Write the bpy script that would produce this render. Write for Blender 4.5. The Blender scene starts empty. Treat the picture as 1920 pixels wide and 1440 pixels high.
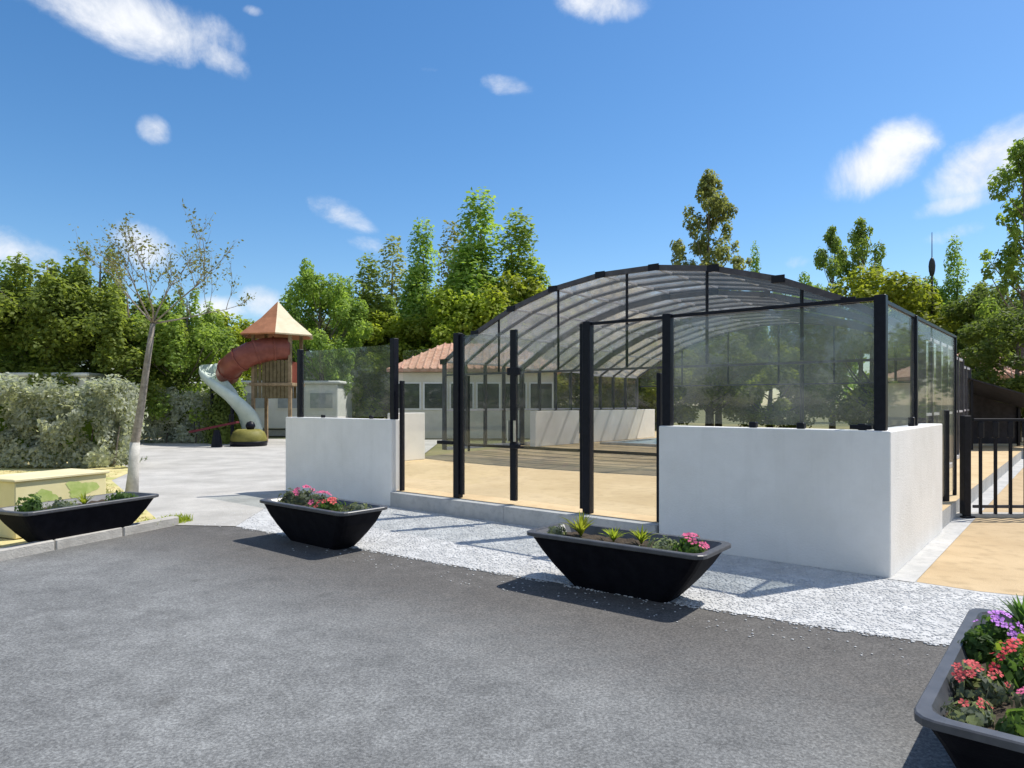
import bpy, math, random
import numpy as np
from mathutils import Vector, Matrix

sc = bpy.context.scene
COL = sc.collection
R = math.radians
rng = random.Random(7)

# ------------------------------------------------------------------ frame of the place
# Camera eye 1.6 m up at the origin looking along +Y.  The pool enclosure has its own axes:
# t runs along its front wall (to the left), d runs into it, from the near wall corner CN.
CN = (3.44, 6.30)
U = (-0.771, 0.637)
N = (0.637, 0.771)
TZ = 0.235                       # raised terrace
WH = 1.34                        # dwarf walls
PH = 2.60                        # post tops
def W(t, d, z=0.0):
    return Vector((CN[0] + U[0]*t + N[0]*d, CN[1] + U[1]*t + N[1]*d, z))
ENC_ROT = math.atan2(N[1], N[0]) - math.pi/2   # local y -> N
def WL(t, d, z=0.0):             # same, as a plain tuple
    v = W(t, d, z); return (v.x, v.y, v.z)

# ------------------------------------------------------------------ materials
MATS = {}
def _mat(name):
    m = bpy.data.materials.new(name); m.use_nodes = True
    nt = m.node_tree; nt.nodes.clear()
    return m, nt, nt.nodes, nt.links
def _ramp(n, stops):
    r = n.new('ShaderNodeValToRGB'); el = r.color_ramp.elements
    while len(el) < len(stops): el.new(0.5)
    for e, (p, c) in zip(el, stops):
        e.position = p; e.color = (*c, 1)
    return r
def surf(name, c1, c2, scale=6.0, rough=0.8, bump=0.0, bscale=40.0, detail=6.0, metal=0.0, spec=0.3, stops=(0.35, 0.65),
         c3=None, scale3=60.0, f3=0.35):
    m, nt, n, l = _mat(name)
    out = n.new('ShaderNodeOutputMaterial'); b = n.new('ShaderNodeBsdfPrincipled')
    tc = n.new('ShaderNodeTexCoord')
    nz = n.new('ShaderNodeTexNoise'); nz.inputs['Scale'].default_value = scale; nz.inputs['Detail'].default_value = detail
    nz.inputs['Roughness'].default_value = 0.62
    l.new(tc.outputs['Object'], nz.inputs['Vector'])
    r = _ramp(n, [(stops[0], c1), (stops[1], c2)]); l.new(nz.outputs['Fac'], r.inputs['Fac'])
    col = r.outputs['Color']
    if c3 is not None:
        n3 = n.new('ShaderNodeTexNoise'); n3.inputs['Scale'].default_value = scale3; n3.inputs['Detail'].default_value = 3
        l.new(tc.outputs['Object'], n3.inputs['Vector'])
        r3 = _ramp(n, [(0.5, (0, 0, 0)), (0.68, (f3, f3, f3))]); l.new(n3.outputs['Fac'], r3.inputs['Fac'])
        mx = n.new('ShaderNodeMixRGB'); l.new(r3.outputs['Color'], mx.inputs['Fac'])
        l.new(col, mx.inputs['Color1']); mx.inputs['Color2'].default_value = (*c3, 1); col = mx.outputs['Color']
    l.new(col, b.inputs['Base Color'])
    b.inputs['Roughness'].default_value = rough; b.inputs['Metallic'].default_value = metal
    b.inputs['Specular IOR Level'].default_value = spec
    if bump > 0:
        nb = n.new('ShaderNodeTexNoise'); nb.inputs['Scale'].default_value = bscale; nb.inputs['Detail'].default_value = 5
        l.new(tc.outputs['Object'], nb.inputs['Vector'])
        bp = n.new('ShaderNodeBump'); bp.inputs['Strength'].default_value = bump; bp.inputs['Distance'].default_value = 0.02
        l.new(nb.outputs['Fac'], bp.inputs['Height']); l.new(bp.outputs['Normal'], b.inputs['Normal'])
    l.new(b.outputs['BSDF'], out.inputs['Surface'])
    MATS[name] = m
    return m
def leafmat(name, c1, c2, scale=0.9, trans=0.55, rough=0.6):
    m, nt, n, l = _mat(name)
    out = n.new('ShaderNodeOutputMaterial')
    tc = n.new('ShaderNodeTexCoord'); oi = n.new('ShaderNodeObjectInfo')
    nz = n.new('ShaderNodeTexNoise'); nz.inputs['Scale'].default_value = scale; nz.inputs['Detail'].default_value = 5
    nz.inputs['Roughness'].default_value = 0.75
    l.new(tc.outputs['Object'], nz.inputs['Vector'])
    r = _ramp(n, [(0.36, c1), (0.64, c2)]); l.new(nz.outputs['Fac'], r.inputs['Fac'])
    hs = n.new('ShaderNodeHueSaturation')
    mr = n.new('ShaderNodeMapRange'); mr.inputs['To Min'].default_value = 0.8; mr.inputs['To Max'].default_value = 1.2
    l.new(oi.outputs['Random'], mr.inputs['Value']); l.new(mr.outputs['Result'], hs.inputs['Value'])
    mh = n.new('ShaderNodeMapRange'); mh.inputs['To Min'].default_value = 0.485; mh.inputs['To Max'].default_value = 0.51
    l.new(oi.outputs['Random'], mh.inputs['Value']); l.new(mh.outputs['Result'], hs.inputs['Hue'])
    l.new(r.outputs['Color'], hs.inputs['Color'])
    b = n.new('ShaderNodeBsdfPrincipled'); b.inputs['Roughness'].default_value = rough; b.inputs['Specular IOR Level'].default_value = 0.25
    t = n.new('ShaderNodeBsdfTranslucent'); mx = n.new('ShaderNodeMixShader'); mx.inputs['Fac'].default_value = trans
    l.new(hs.outputs['Color'], b.inputs['Base Color'])
    tg = n.new('ShaderNodeMixRGB'); tg.blend_type = 'MULTIPLY'; tg.inputs['Fac'].default_value = 1.0
    tg.inputs['Color2'].default_value = (1.4, 1.4, 0.8, 1)
    l.new(hs.outputs['Color'], tg.inputs['Color1']); l.new(tg.outputs['Color'], t.inputs['Color'])
    l.new(b.outputs['BSDF'], mx.inputs[1]); l.new(t.outputs['BSDF'], mx.inputs[2])
    l.new(mx.outputs['Shader'], out.inputs['Surface'])
    MATS[name] = m; return m
def glassmat(name, tint, refl=0.06, haze=0.1, hazecol=(0.5, 0.52, 0.5), rough=0.03, translucent=0.0, wave=0.0):
    """thin tinted sheet: see-through + fresnel reflection + a little dirt"""
    m, nt, n, l = _mat(name)
    out = n.new('ShaderNodeOutputMaterial')
    tr = n.new('ShaderNodeBsdfTransparent'); tr.inputs['Color'].default_value = (*tint, 1)
    gl = n.new('ShaderNodeBsdfGlossy'); gl.inputs['Roughness'].default_value = rough; gl.inputs['Color'].default_value = (1, 1, 1, 1)
    df = n.new('ShaderNodeBsdfDiffuse'); df.inputs['Color'].default_value = (*hazecol, 1)
    tl = n.new('ShaderNodeBsdfTranslucent'); tl.inputs['Color'].default_value = (*hazecol, 1)
    tc = n.new('ShaderNodeTexCoord')
    nz = n.new('ShaderNodeTexNoise'); nz.inputs['Scale'].default_value = 1.6; nz.inputs['Detail'].default_value = 6
    l.new(tc.outputs['Object'], nz.inputs['Vector'])
    mr = n.new('ShaderNodeMapRange'); mr.inputs['From Min'].default_value = 0.3; mr.inputs['From Max'].default_value = 0.7
    mr.inputs['To Min'].default_value = haze*0.5; mr.inputs['To Max'].default_value = haze*1.5
    l.new(nz.outputs['Fac'], mr.inputs['Value'])
    dm = n.new('ShaderNodeMixShader'); dm.inputs['Fac'].default_value = translucent
    l.new(df.outputs['BSDF'], dm.inputs[1]); l.new(tl.outputs['BSDF'], dm.inputs[2])
    m1 = n.new('ShaderNodeMixShader'); l.new(mr.outputs['Result'], m1.inputs['Fac'])
    l.new(tr.outputs['BSDF'], m1.inputs[1]); l.new(dm.outputs['Shader'], m1.inputs[2])
    lw = n.new('ShaderNodeFresnel'); ge = n.new('ShaderNodeNewGeometry')    # same reflectance on both faces of the sheet
    io = n.new('ShaderNodeMapRange'); io.inputs['To Min'].default_value = 1.45; io.inputs['To Max'].default_value = 1/1.45
    l.new(ge.outputs['Backfacing'], io.inputs['Value']); l.new(io.outputs['Result'], lw.inputs['IOR'])
    mf = n.new('ShaderNodeMath'); mf.operation = 'MULTIPLY'; mf.inputs[1].default_value = refl/0.05
    l.new(lw.outputs['Fac'], mf.inputs[0])
    m2 = n.new('ShaderNodeMixShader'); l.new(mf.outputs[0], m2.inputs['Fac'])
    l.new(m1.outputs['Shader'], m2.inputs[1]); l.new(gl.outputs['BSDF'], m2.inputs[2])
    if wave > 0:
        bn = n.new('ShaderNodeTexNoise'); bn.inputs['Scale'].default_value = 1.1; l.new(tc.outputs['Object'], bn.inputs['Vector'])
        bp = n.new('ShaderNodeBump'); bp.inputs['Strength'].default_value = wave; bp.inputs['Distance'].default_value = 0.05
        l.new(bn.outputs['Fac'], bp.inputs['Height']); l.new(bp.outputs['Normal'], gl.inputs['Normal'])
    l.new(m2.outputs['Shader'], out.inputs['Surface'])
    MATS[name] = m; return m

surf('render_white', (0.76, 0.74, 0.70), (0.83, 0.81, 0.775), 1.3, 0.9, 0.25, 55, c3=(0.66, 0.64, 0.60), scale3=4.0, f3=0.18)
surf('concrete', (0.40, 0.40, 0.39), (0.52, 0.51, 0.49), 2.2, 0.9, 0.3, 60, c3=(0.3, 0.3, 0.29), scale3=14)
surf('kerb_stone', (0.36, 0.34, 0.31), (0.50, 0.48, 0.44), 5, 0.9, 0.4, 50)
surf('black_metal', (0.006, 0.007, 0.012), (0.011, 0.012, 0.019), 20, 0.42, spec=0.18)
surf('grey_metal', (0.40, 0.40, 0.44), (0.50, 0.50, 0.54), 6, 0.5)
surf('planter_black', (0.004, 0.004, 0.007), (0.009, 0.009, 0.013), 8, 0.8, 0.15, 70, spec=0.12)
surf('planter_lip', (0.055, 0.057, 0.064), (0.085, 0.087, 0.095), 9, 0.38, spec=0.5)
surf('soil', (0.035, 0.026, 0.018), (0.08, 0.06, 0.04), 30, 0.95, 0.8, 60)
surf('dark_frame', (0.045, 0.045, 0.055), (0.075, 0.075, 0.09), 6, 0.5)
surf('steel', (0.45, 0.45, 0.46), (0.55, 0.55, 0.56), 8, 0.35, metal=0.9)
surf('bark', (0.10, 0.085, 0.065), (0.22, 0.19, 0.15), 9, 0.9, 0.7, 30)
surf('bark_young', (0.20, 0.17, 0.14), (0.34, 0.30, 0.25), 14, 0.9, 0.4, 40)
surf('sunlit_limewash', (0.40, 0.385, 0.345), (0.58, 0.56, 0.51), 7, 0.95, 0.3, 40)  # faint wash on the trunk foot, whitened to stand for sunlight
surf('wood', (0.20, 0.14, 0.08), (0.34, 0.25, 0.15), 6, 0.8, 0.3, 30)
surf('olive_wood', (0.11, 0.085, 0.04), (0.19, 0.15, 0.08), 6, 0.8, 0.3, 30)
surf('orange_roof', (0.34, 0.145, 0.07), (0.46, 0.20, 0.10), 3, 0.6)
surf('sunlit_roof', (0.56, 0.47, 0.31), (0.66, 0.56, 0.39), 3, 0.6)  # orange canopy in strong sun, the light put into the colour
surf('red_plastic', (0.185, 0.05, 0.034), (0.26, 0.08, 0.055), 3, 0.4)
surf('mint_plastic', (0.50, 0.58, 0.52), (0.60, 0.67, 0.61), 3, 0.4)
surf('maroon', (0.10, 0.012, 0.022), (0.14, 0.02, 0.03), 5, 0.6)
surf('olive_paint', (0.16, 0.15, 0.03), (0.22, 0.20, 0.05), 5, 0.6)
surf('terracotta', (0.42, 0.22, 0.15), (0.60, 0.38, 0.28), 4, 0.9, 0.4, 18)
surf('cream_wall', (0.62, 0.58, 0.48), (0.72, 0.68, 0.58), 1.5, 0.9, 0.15, 50)
surf('mobile_white', (0.72, 0.72, 0.70), (0.80, 0.80, 0.78), 2, 0.6)
surf('dark_window', (0.02, 0.025, 0.03), (0.05, 0.06, 0.07), 2, 0.12, spec=0.6)
surf('curtain', (0.30, 0.33, 0.36), (0.42, 0.45, 0.48), 3, 0.25)
surf('dark_canvas', (0.018, 0.018, 0.024), (0.035, 0.035, 0.045), 6, 0.8)
surf('lamp_grey', (0.03, 0.03, 0.03), (0.05, 0.05, 0.05), 6, 0.5)
surf('pebble', (0.47, 0.47, 0.46), (0.62, 0.62, 0.61), 5.0, 0.9, c3=(0.33, 0.33, 0.345), scale3=9, f3=0.6)
surf('path_fine', (0.38, 0.365, 0.335), (0.53, 0.51, 0.47), 1.1, 0.95, 0.6, 70, c3=(0.33, 0.32, 0.30), scale3=38, f3=0.45)
surf('grit', (0.42, 0.42, 0.415), (0.60, 0.60, 0.59), 4, 0.95, 0.7, 60)
surf('beige', (0.52, 0.385, 0.215), (0.63, 0.48, 0.285), 0.8, 0.9, 0.4, 60, c3=(0.44, 0.32, 0.18), scale3=7, f3=0.5)
surf('beige_court', (0.43, 0.315, 0.18), (0.53, 0.40, 0.24), 0.8, 0.9, 0.4, 60, c3=(0.36, 0.265, 0.15), scale3=5, f3=0.6)
surf('box_yellow', (0.72, 0.63, 0.33), (0.80, 0.71, 0.41), 2, 0.7)
surf('box_lid', (0.66, 0.58, 0.34), (0.74, 0.66, 0.42), 2, 0.7)
surf('box_green', (0.36, 0.46, 0.12), (0.52, 0.58, 0.22), 9, 0.7)
surf('drygrass', (0.50, 0.43, 0.19), (0.66, 0.57, 0.29), 1.4, 1.0, 0.4, 40, c3=(0.30, 0.36, 0.09), scale3=1.6, f3=0.7)
surf('field', (0.12, 0.13, 0.05), (0.24, 0.21, 0.10), 0.3, 1.0, 0.4, 4)
surf('pool_blue', (0.34, 0.52, 0.57), (0.44, 0.61, 0.66), 1.5, 0.3)
surf('petal_pink', (0.52, 0.06, 0.17), (0.64, 0.13, 0.25), 30, 0.7)
surf('petal_red', (0.55, 0.025, 0.035), (0.66, 0.06, 0.08), 30, 0.7)
surf('petal_coral', (0.50, 0.05, 0.06), (0.58, 0.11, 0.10), 30, 0.7)
surf('petal_purple', (0.20, 0.03, 0.34), (0.34, 0.08, 0.50), 30, 0.7)
surf('petal_lilac', (0.50, 0.16, 0.62), (0.62, 0.28, 0.74), 30, 0.7)
surf('flower_eye', (0.03, 0.012, 0.02), (0.06, 0.02, 0.03), 30, 0.8)
def add_streaks(name, amount):
    m = MATS[name]; nt = m.node_tree; n, l = nt.nodes, nt.links
    b = next(x for x in n if x.type == 'BSDF_PRINCIPLED'); src = b.inputs['Base Color'].links[0].from_socket
    tc = n.new('ShaderNodeTexCoord'); mp = n.new('ShaderNodeMapping'); mp.inputs['Scale'].default_value = (7, 7, 0.5); l.new(tc.outputs['Object'], mp.inputs['Vector'])
    z = n.new('ShaderNodeTexNoise'); z.inputs['Scale'].default_value = 1.0; z.inputs['Detail'].default_value = 7; z.inputs['Roughness'].default_value = 0.7; l.new(mp.outputs['Vector'], z.inputs['Vector'])
    r = _ramp(n, [(0.52, (1, 1, 1)), (0.75, (1 - amount, 1 - amount, 1 - amount*1.1))]); l.new(z.outputs['Fac'], r.inputs['Fac'])
    mx = n.new('ShaderNodeMixRGB'); mx.blend_type = 'MULTIPLY'; mx.inputs['Fac'].default_value = 1; l.new(src, mx.inputs['Color1']); l.new(r.outputs['Color'], mx.inputs['Color2'])
    l.new(mx.outputs['Color'], b.inputs['Base Color'])
add_streaks('render_white', 0.05)
leafmat('leaf_mid', (0.13, 0.20, 0.05), (0.34, 0.44, 0.10))
leafmat('leaf_dark', (0.075, 0.12, 0.035), (0.20, 0.27, 0.065))
leafmat('leaf_bright', (0.19, 0.25, 0.035), (0.38, 0.44, 0.06))
leafmat('leaf_pale', (0.17, 0.195, 0.075), (0.30, 0.31, 0.12))
leafmat('leaf_silver', (0.25, 0.28, 0.225), (0.62, 0.645, 0.565), scale=2.2, trans=0.5)
leafmat('leaf_plant', (0.05, 0.10, 0.03), (0.12, 0.20, 0.05), scale=14)
leafmat('leaf_grey', (0.13, 0.16, 0.12), (0.24, 0.28, 0.20), scale=14)
leafmat('leaf_lime', (0.22, 0.28, 0.03), (0.36, 0.42, 0.07), scale=14)
glassmat('screen_glass', (0.88, 0.90, 0.89), refl=0.04, haze=0.10, hazecol=(0.55, 0.57, 0.55), rough=0.02, wave=0.05)
glassmat('left_glass', (0.90, 0.92, 0.90), refl=0.03, haze=0.07, hazecol=(0.42, 0.44, 0.42), wave=0.05)
glassmat('gate_glass', (0.95, 0.96, 0.95), refl=0.035, haze=0.015, hazecol=(0.4, 0.42, 0.4))
glassmat('side_glass', (0.93, 0.95, 0.94), refl=0.014, haze=0.05, hazecol=(0.5, 0.52, 0.5))
glassmat('roof_glazing', (0.85, 0.85, 0.86), refl=0.05, haze=0.30, hazecol=(0.74, 0.73, 0.74), rough=0.12, translucent=0.55)
glassmat('gable_glazing', (0.90, 0.91, 0.90), refl=0.04, haze=0.06, hazecol=(0.36, 0.36, 0.38), rough=0.05, translucent=0.3)

# asphalt: worn pale in the middle, browner and darker towards its far edge
def asphalt():
    m, nt, n, l = _mat('asphalt')
    out = n.new('ShaderNodeOutputMaterial'); b = n.new('ShaderNodeBsdfPrincipled')
    tc = n.new('ShaderNodeTexCoord')
    def noise(s, d=6, r=0.6):
        z = n.new('ShaderNodeTexNoise'); z.inputs['Scale'].default_value = s; z.inputs['Detail'].default_value = d
        z.inputs['Roughness'].default_value = r; l.new(tc.outputs['Object'], z.inputs['Vector']); return z
    n1 = noise(0.75, 7, 0.7); n2 = noise(5.0, 6, 0.7); n3 = noise(55, 4, 0.75); n4 = noise(170, 2, 0.6)
    r1 = _ramp(n, [(0.32, (0.128, 0.130, 0.130)), (0.68, (0.226, 0.230, 0.228))]); l.new(n1.outputs['Fac'], r1.inputs['Fac'])
    # distance to the verge line (dirt swept to the edge)
    dt = n.new('ShaderNodeVectorMath'); dt.operation = 'DOT_PRODUCT'; dt.inputs[1].default_value = (0.59, 0.807, 0)
    l.new(tc.outputs['Object'], dt.inputs[0])
    ad = n.new('ShaderNodeMath'); ad.operation = 'MULTIPLY_ADD'; ad.inputs[1].default_value = 1.6; l.new(n2.outputs['Fac'], ad.inputs[0]); l.new(dt.outputs['Value'], ad.inputs[2])
    mr = n.new('ShaderNodeMapRange'); mr.interpolation_type = 'SMOOTHSTEP'
    mr.inputs['From Min'].default_value = 3.7; mr.inputs['From Max'].default_value = 5.5; mr.inputs['To Max'].default_value = 0.8
    l.new(ad.outputs['Value'], mr.inputs['Value'])
    mx = n.new('ShaderNodeMixRGB'); l.new(mr.outputs['Result'], mx.inputs['Fac']); l.new(r1.outputs['Color'], mx.inputs['Color1'])
    mx.inputs['Color2'].default_value = (0.088, 0.080, 0.073, 1)
    r2 = _ramp(n, [(0.30, (0.80, 0.80, 0.80)), (0.72, (1.24, 1.24, 1.24))]); l.new(n2.outputs['Fac'], r2.inputs['Fac'])
    m2 = n.new('ShaderNodeMixRGB'); m2.blend_type = 'MULTIPLY'; m2.inputs['Fac'].default_value = 1
    l.new(mx.outputs['Color'], m2.inputs['Color1']); l.new(r2.outputs['Color'], m2.inputs['Color2'])
    r3 = _ramp(n, [(0.33, (0.55, 0.55, 0.55)), (0.70, (1.5, 1.5, 1.48))]); l.new(n3.outputs['Fac'], r3.inputs['Fac'])
    m3 = n.new('ShaderNodeMixRGB'); m3.blend_type = 'MULTIPLY'; m3.inputs['Fac'].default_value = 0.8
    l.new(m2.outputs['Color'], m3.inputs['Color1']); l.new(r3.outputs['Color'], m3.inputs['Color2'])
    n5 = noise(2.3, 3, 0.5); r5 = _ramp(n, [(0.66, (1, 1, 1)), (0.74, (0.72, 0.71, 0.70))]); l.new(n5.outputs['Fac'], r5.inputs['Fac'])
    m5 = n.new('ShaderNodeMixRGB'); m5.blend_type = 'MULTIPLY'; m5.inputs['Fac'].default_value = 0.8
    l.new(m3.outputs['Color'], m5.inputs['Color1']); l.new(r5.outputs['Color'], m5.inputs['Color2'])
    vo = n.new('ShaderNodeTexVoronoi'); vo.inputs['Scale'].default_value = 95; l.new(tc.outputs['Object'], vo.inputs['Vector'])
    r6 = _ramp(n, [(0.25, (0.62, 0.62, 0.62)), (0.80, (1.42, 1.42, 1.40))]); sp = n.new('ShaderNodeSeparateColor'); l.new(vo.outputs['Color'], sp.inputs['Color']); l.new(sp.outputs['Red'], r6.inputs['Fac'])
    m6 = n.new('ShaderNodeMixRGB'); m6.blend_type = 'MULTIPLY'; m6.inputs['Fac'].default_value = 0.5
    l.new(m5.outputs['Color'], m6.inputs['Color1']); l.new(r6.outputs['Color'], m6.inputs['Color2'])
    l.new(m6.outputs['Color'], b.inputs['Base Color'])
    b.inputs['Roughness'].default_value = 0.85; b.inputs['Specular IOR Level'].default_value = 0.3
    bp = n.new('ShaderNodeBump'); bp.inputs['Strength'].default_value = 0.5; bp.inputs['Distance'].default_value = 0.008
    l.new(n4.outputs['Fac'], bp.inputs['Height']); l.new(bp.outputs['Normal'], b.inputs['Normal'])
    l.new(b.outputs['BSDF'], out.inputs['Surface']); MATS['asphalt'] = m
asphalt()

# ------------------------------------------------------------------ mesh helpers
def mesh_obj(name, verts, faces, mat, parent=None, smooth=False, loc=None):
    me = bpy.data.meshes.new(name)
    if isinstance(verts, np.ndarray):
        nf, k = faces.shape
        me.vertices.add(len(verts)); me.vertices.foreach_set('co', verts.astype(np.float32).ravel())
        me.loops.add(nf*k); me.loops.foreach_set('vertex_index', faces.astype(np.int32).ravel())
        me.polygons.add(nf); me.polygons.foreach_set('loop_start', np.arange(0, nf*k, k, dtype=np.int32))
        me.polygons.foreach_set('loop_total', np.full(nf, k, dtype=np.int32))
        me.update(calc_edges=True); me.validate()
    else:
        me.from_pydata([tuple(v) for v in verts], [], faces); me.update()
    if smooth:
        me.polygons.foreach_set('use_smooth', [True]*len(me.polygons))
    for mt in (mat if isinstance(mat, (list, tuple)) else [mat]):
        me.materials.append(MATS[mt])
    o = bpy.data.objects.new(name, me); COL.objects.link(o)
    if parent is not None: o.parent = parent
    if loc is not None: o.location = loc
    return o
class MB:
    def __init__(self): self.v = []; self.f = []
    def add(self, vs, fs):
        k = len(self.v); self.v += [tuple(a) for a in vs]; self.f += [tuple(i + k for i in f) for f in fs]; return self
    def hexa(self, p):          # 8 points: bottom ring then top ring (counter-clockwise seen from above)
        return self.add(p, [(3, 2, 1, 0), (4, 5, 6, 7), (0, 1, 5, 4), (1, 2, 6, 5), (2, 3, 7, 6), (3, 0, 4, 7)])
    def box(self, c, s, rot=0.0, bev=0.0):
        hx, hy, hz = s[0]/2, s[1]/2, s[2]/2; ca, sa = math.cos(rot), math.sin(rot)
        def P(x, y, z): return (c[0] + x*ca - y*sa, c[1] + x*sa + y*ca, c[2] + z)
        if bev <= 0:
            return self.hexa([P(-hx, -hy, -hz), P(hx, -hy, -hz), P(hx, hy, -hz), P(-hx, hy, -hz), P(-hx, -hy, hz), P(hx, -hy, hz), P(hx, hy, hz), P(-hx, hy, hz)])
        b = bev
        rings = []
        for z, i in ((-hz, b), (-hz + b, 0), (hz - b, 0), (hz, b)):
            x, y = hx - i, hy - i
            rings.append([P(-x + b, -y, z), P(x - b, -y, z), P(x, -y + b, z), P(x, y - b, z), P(x - b, y, z), P(-x + b, y, z), P(-x, y - b, z), P(-x, -y + b, z)])
        vs = [p for r in rings for p in r]; fs = [tuple(range(7, -1, -1)), tuple(range(24, 32))]
        for k in range(3):
            for i in range(8):
                j = (i + 1) % 8; fs.append((k*8 + i, k*8 + j, k*8 + 8 + j, k*8 + 8 + i))
        return self.add(vs, fs)
    def bar(self, a, b, w, h=None, up=(0, 0, 1)):   # rectangular bar between two points
        a = Vector(a); b = Vector(b); h = h or w; ax = (b - a).normalized(); u = Vector(up)
        if abs(ax.dot(u)) > 0.98: u = Vector((N[0], N[1], 0))
        s = ax.cross(u).normalized()*(w/2); q = s.cross(ax).normalized()*(h/2)
        return self.hexa([a - s - q, a + s - q, a + s + q, a - s + q, b - s - q, b + s - q, b + s + q, b - s + q])
    def tube(self, pts, rad, n=8, cap=True):
        pts = [Vector(p) for p in pts]; k0 = len(self.v); rad = rad if isinstance(rad, (list, tuple)) else [rad]*len(pts)
        ref = Vector((0.31, 0.87, 0.23))
        for i, p in enumerate(pts):
            tan = (pts[min(i + 1, len(pts) - 1)] - pts[max(i - 1, 0)]).normalized()
            s = tan.cross(ref).normalized(); q = tan.cross(s)
            for k in range(n):
                an = 2*math.pi*k/n; self.v.append(tuple(p + s*(rad[i]*math.cos(an)) + q*(rad[i]*math.sin(an))))
        for i in range(len(pts) - 1):
            for k in range(n):
                j = (k + 1) % n; a = k0 + i*n
                self.f.append((a + k, a + j, a + n + j, a + n + k))
        if cap:
            self.f.append(tuple(k0 + k for k in range(n - 1, -1, -1))); e = k0 + (len(pts) - 1)*n
            self.f.append(tuple(e + k for k in range(n)))
        return self
    def lathe(self, prof, c=(0, 0, 0), n=20):       # profile (r, z) from bottom to top
        k0 = len(self.v)
        for r, z in prof:
            for k in range(n):
                an = 2*math.pi*k/n; self.v.append((c[0] + r*math.cos(an), c[1] + r*math.sin(an), c[2] + z))
        for i in range(len(prof) - 1):
            for k in range(n):
                j = (k + 1) % n; a = k0 + i*n
                self.f.append((a + k, a + j, a + n + j, a + n + k))
        self.f.append(tuple(k0 + k for k in range(n - 1, -1, -1))); e = k0 + (len(prof) - 1)*n
        self.f.append(tuple(e + k for k in range(n)))
        return self
    def prism(self, poly, z0, z1):                  # polygon (x, y) counter-clockwise
        n = len(poly)
        return self.add([(x, y, z0) for x, y in poly] + [(x, y, z1) for x, y in poly],
                        [tuple(range(n - 1, -1, -1)), tuple(range(n, 2*n))] + [(i, (i + 1) % n, n + (i + 1) % n, n + i) for i in range(n)])
    def sheet(self, poly, z):
        return self.add([(x, y, z) for x, y in poly], [tuple(range(len(poly)))])
    def build(self, name, mat, parent=None, smooth=False):
        return mesh_obj(name, self.v, self.f, mat, parent, smooth)
def tag(o, label=None, cat=None, group=None, kind=None):
    if label: o['label'] = label
    if cat: o['category'] = cat
    if group: o['group'] = group
    if kind: o['kind'] = kind
    return o
def thing(name, label, cat, loc=(0, 0, 0), rotz=0.0, group=None):
    o = bpy.data.objects.new(name, None); o.empty_display_size = 0.2; COL.objects.link(o)
    o.location = loc; o.rotation_euler = (0, 0, rotz)
    return tag(o, label, cat, group)
def dup(root, loc, rotz=0.0, scale=None, label=None):
    r = root.copy(); COL.objects.link(r); r.location = loc; r.rotation_euler = (0, 0, rotz)
    if scale is not None: r.scale = scale
    if label: r['label'] = label
    for ch in list(root.children):
        c = ch.copy(); COL.objects.link(c); c.parent = r
        for g in list(ch.children):
            d = g.copy(); COL.objects.link(d); d.parent = c
    return r
def leaf_mesh(cent, nrm, size, aspect=0.55, seed=1, fold=0.25):
    """one pointed leaf (folded quad) per centre, facing roughly nrm"""
    g = np.random.default_rng(seed); n = len(cent)
    nrm = nrm + g.normal(0, 0.55, (n, 3)); nrm /= np.linalg.norm(nrm, axis=1, keepdims=True) + 1e-9
    a = g.normal(0, 1, (n, 3)); a -= nrm*(a*nrm).sum(1, keepdims=True); a /= np.linalg.norm(a, axis=1, keepdims=True) + 1e-9
    b = np.cross(nrm, a); s = (size*g.uniform(0.65, 1.35, n))[:, None]
    v = np.empty((n, 4, 3)); v[:, 0] = cent - a*s*0.5; v[:, 2] = cent + a*s*0.5
    v[:, 1] = cent + b*s*aspect*0.5 + nrm*s*fold*0.4; v[:, 3] = cent - b*s*aspect*0.5 + nrm*s*fold*0.4
    return v.reshape(-1, 3), np.arange(n*4).reshape(n, 4)

# ------------------------------------------------------------------ the setting
def struct(name, poly, z, mat):
    o = MB().sheet(poly, z).build(name, mat); o['kind'] = 'structure'; return o
struct('ground', [(-400, -400), (400, -400), (400, 400), (-400, 400)], -0.03, 'field')
EDGE = [(-4.55, 9.05), (-3.57, 8.95), (-2.2, 7.98), (-0.58, 6.82), (0.9, 5.80), (2.08, 5.02), (2.95, 4.52), (4.2, 3.75), (9.0, 0.9)]
struct('road', [(-9.5, -12), (14, -12), (14, -2.0)] + EDGE[::-1] + [(-5.4, 6.4), (-6.2, 4.5), (-9.5, 0.5)], 0.0, 'asphalt')
fr = [WL(t, 0.12)[:2] for t in (0.0, 2.4, 6.8, 9.7)]
GRAVEL = EDGE[1:] + [(12.0, 4.6), (6.5, 5.35), (4.35, 6.1), (3.62, 6.32)] + fr
struct('gravel_verge', GRAVEL, 0.004, 'grit')
PATH = [(-4.55, 9.05), (-3.57, 8.95), fr[-1], (-2.6, 17.4), (-3.0, 30), (-16, 31.0), (-15.5, 24.5), (-8.9, 16.4), (-8.2, 14.2)]
struct('path', PATH, 0.007, 'path_fine')
struct('lawn', [(-4.55, 9.05), (-8.2, 14.2), (-8.9, 16.4), (-15.5, 24.5), (-30, 24), (-30, 4.5), (-6.4, 4.5), (-5.45, 6.4)], 0.010, 'drygrass')
struct('side_court', [(3.60, 6.17), (3.95, 5.86), (4.35, 5.66), (6.5, 4.9), (12, 3.4), (40, -3), (40, 24), (22, 32)] + [WL(-0.20, d)[:2] for d in (22, 10, 4.3, 0.1)], 0.006, 'beige_court')
struct('paving_strip', [WL(t, d)[:2] for t, d in ((-0.20, -0.05), (-0.20, 22), (0.1, 22), (0.1, -0.05))], 0.009, 'concrete')
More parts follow.
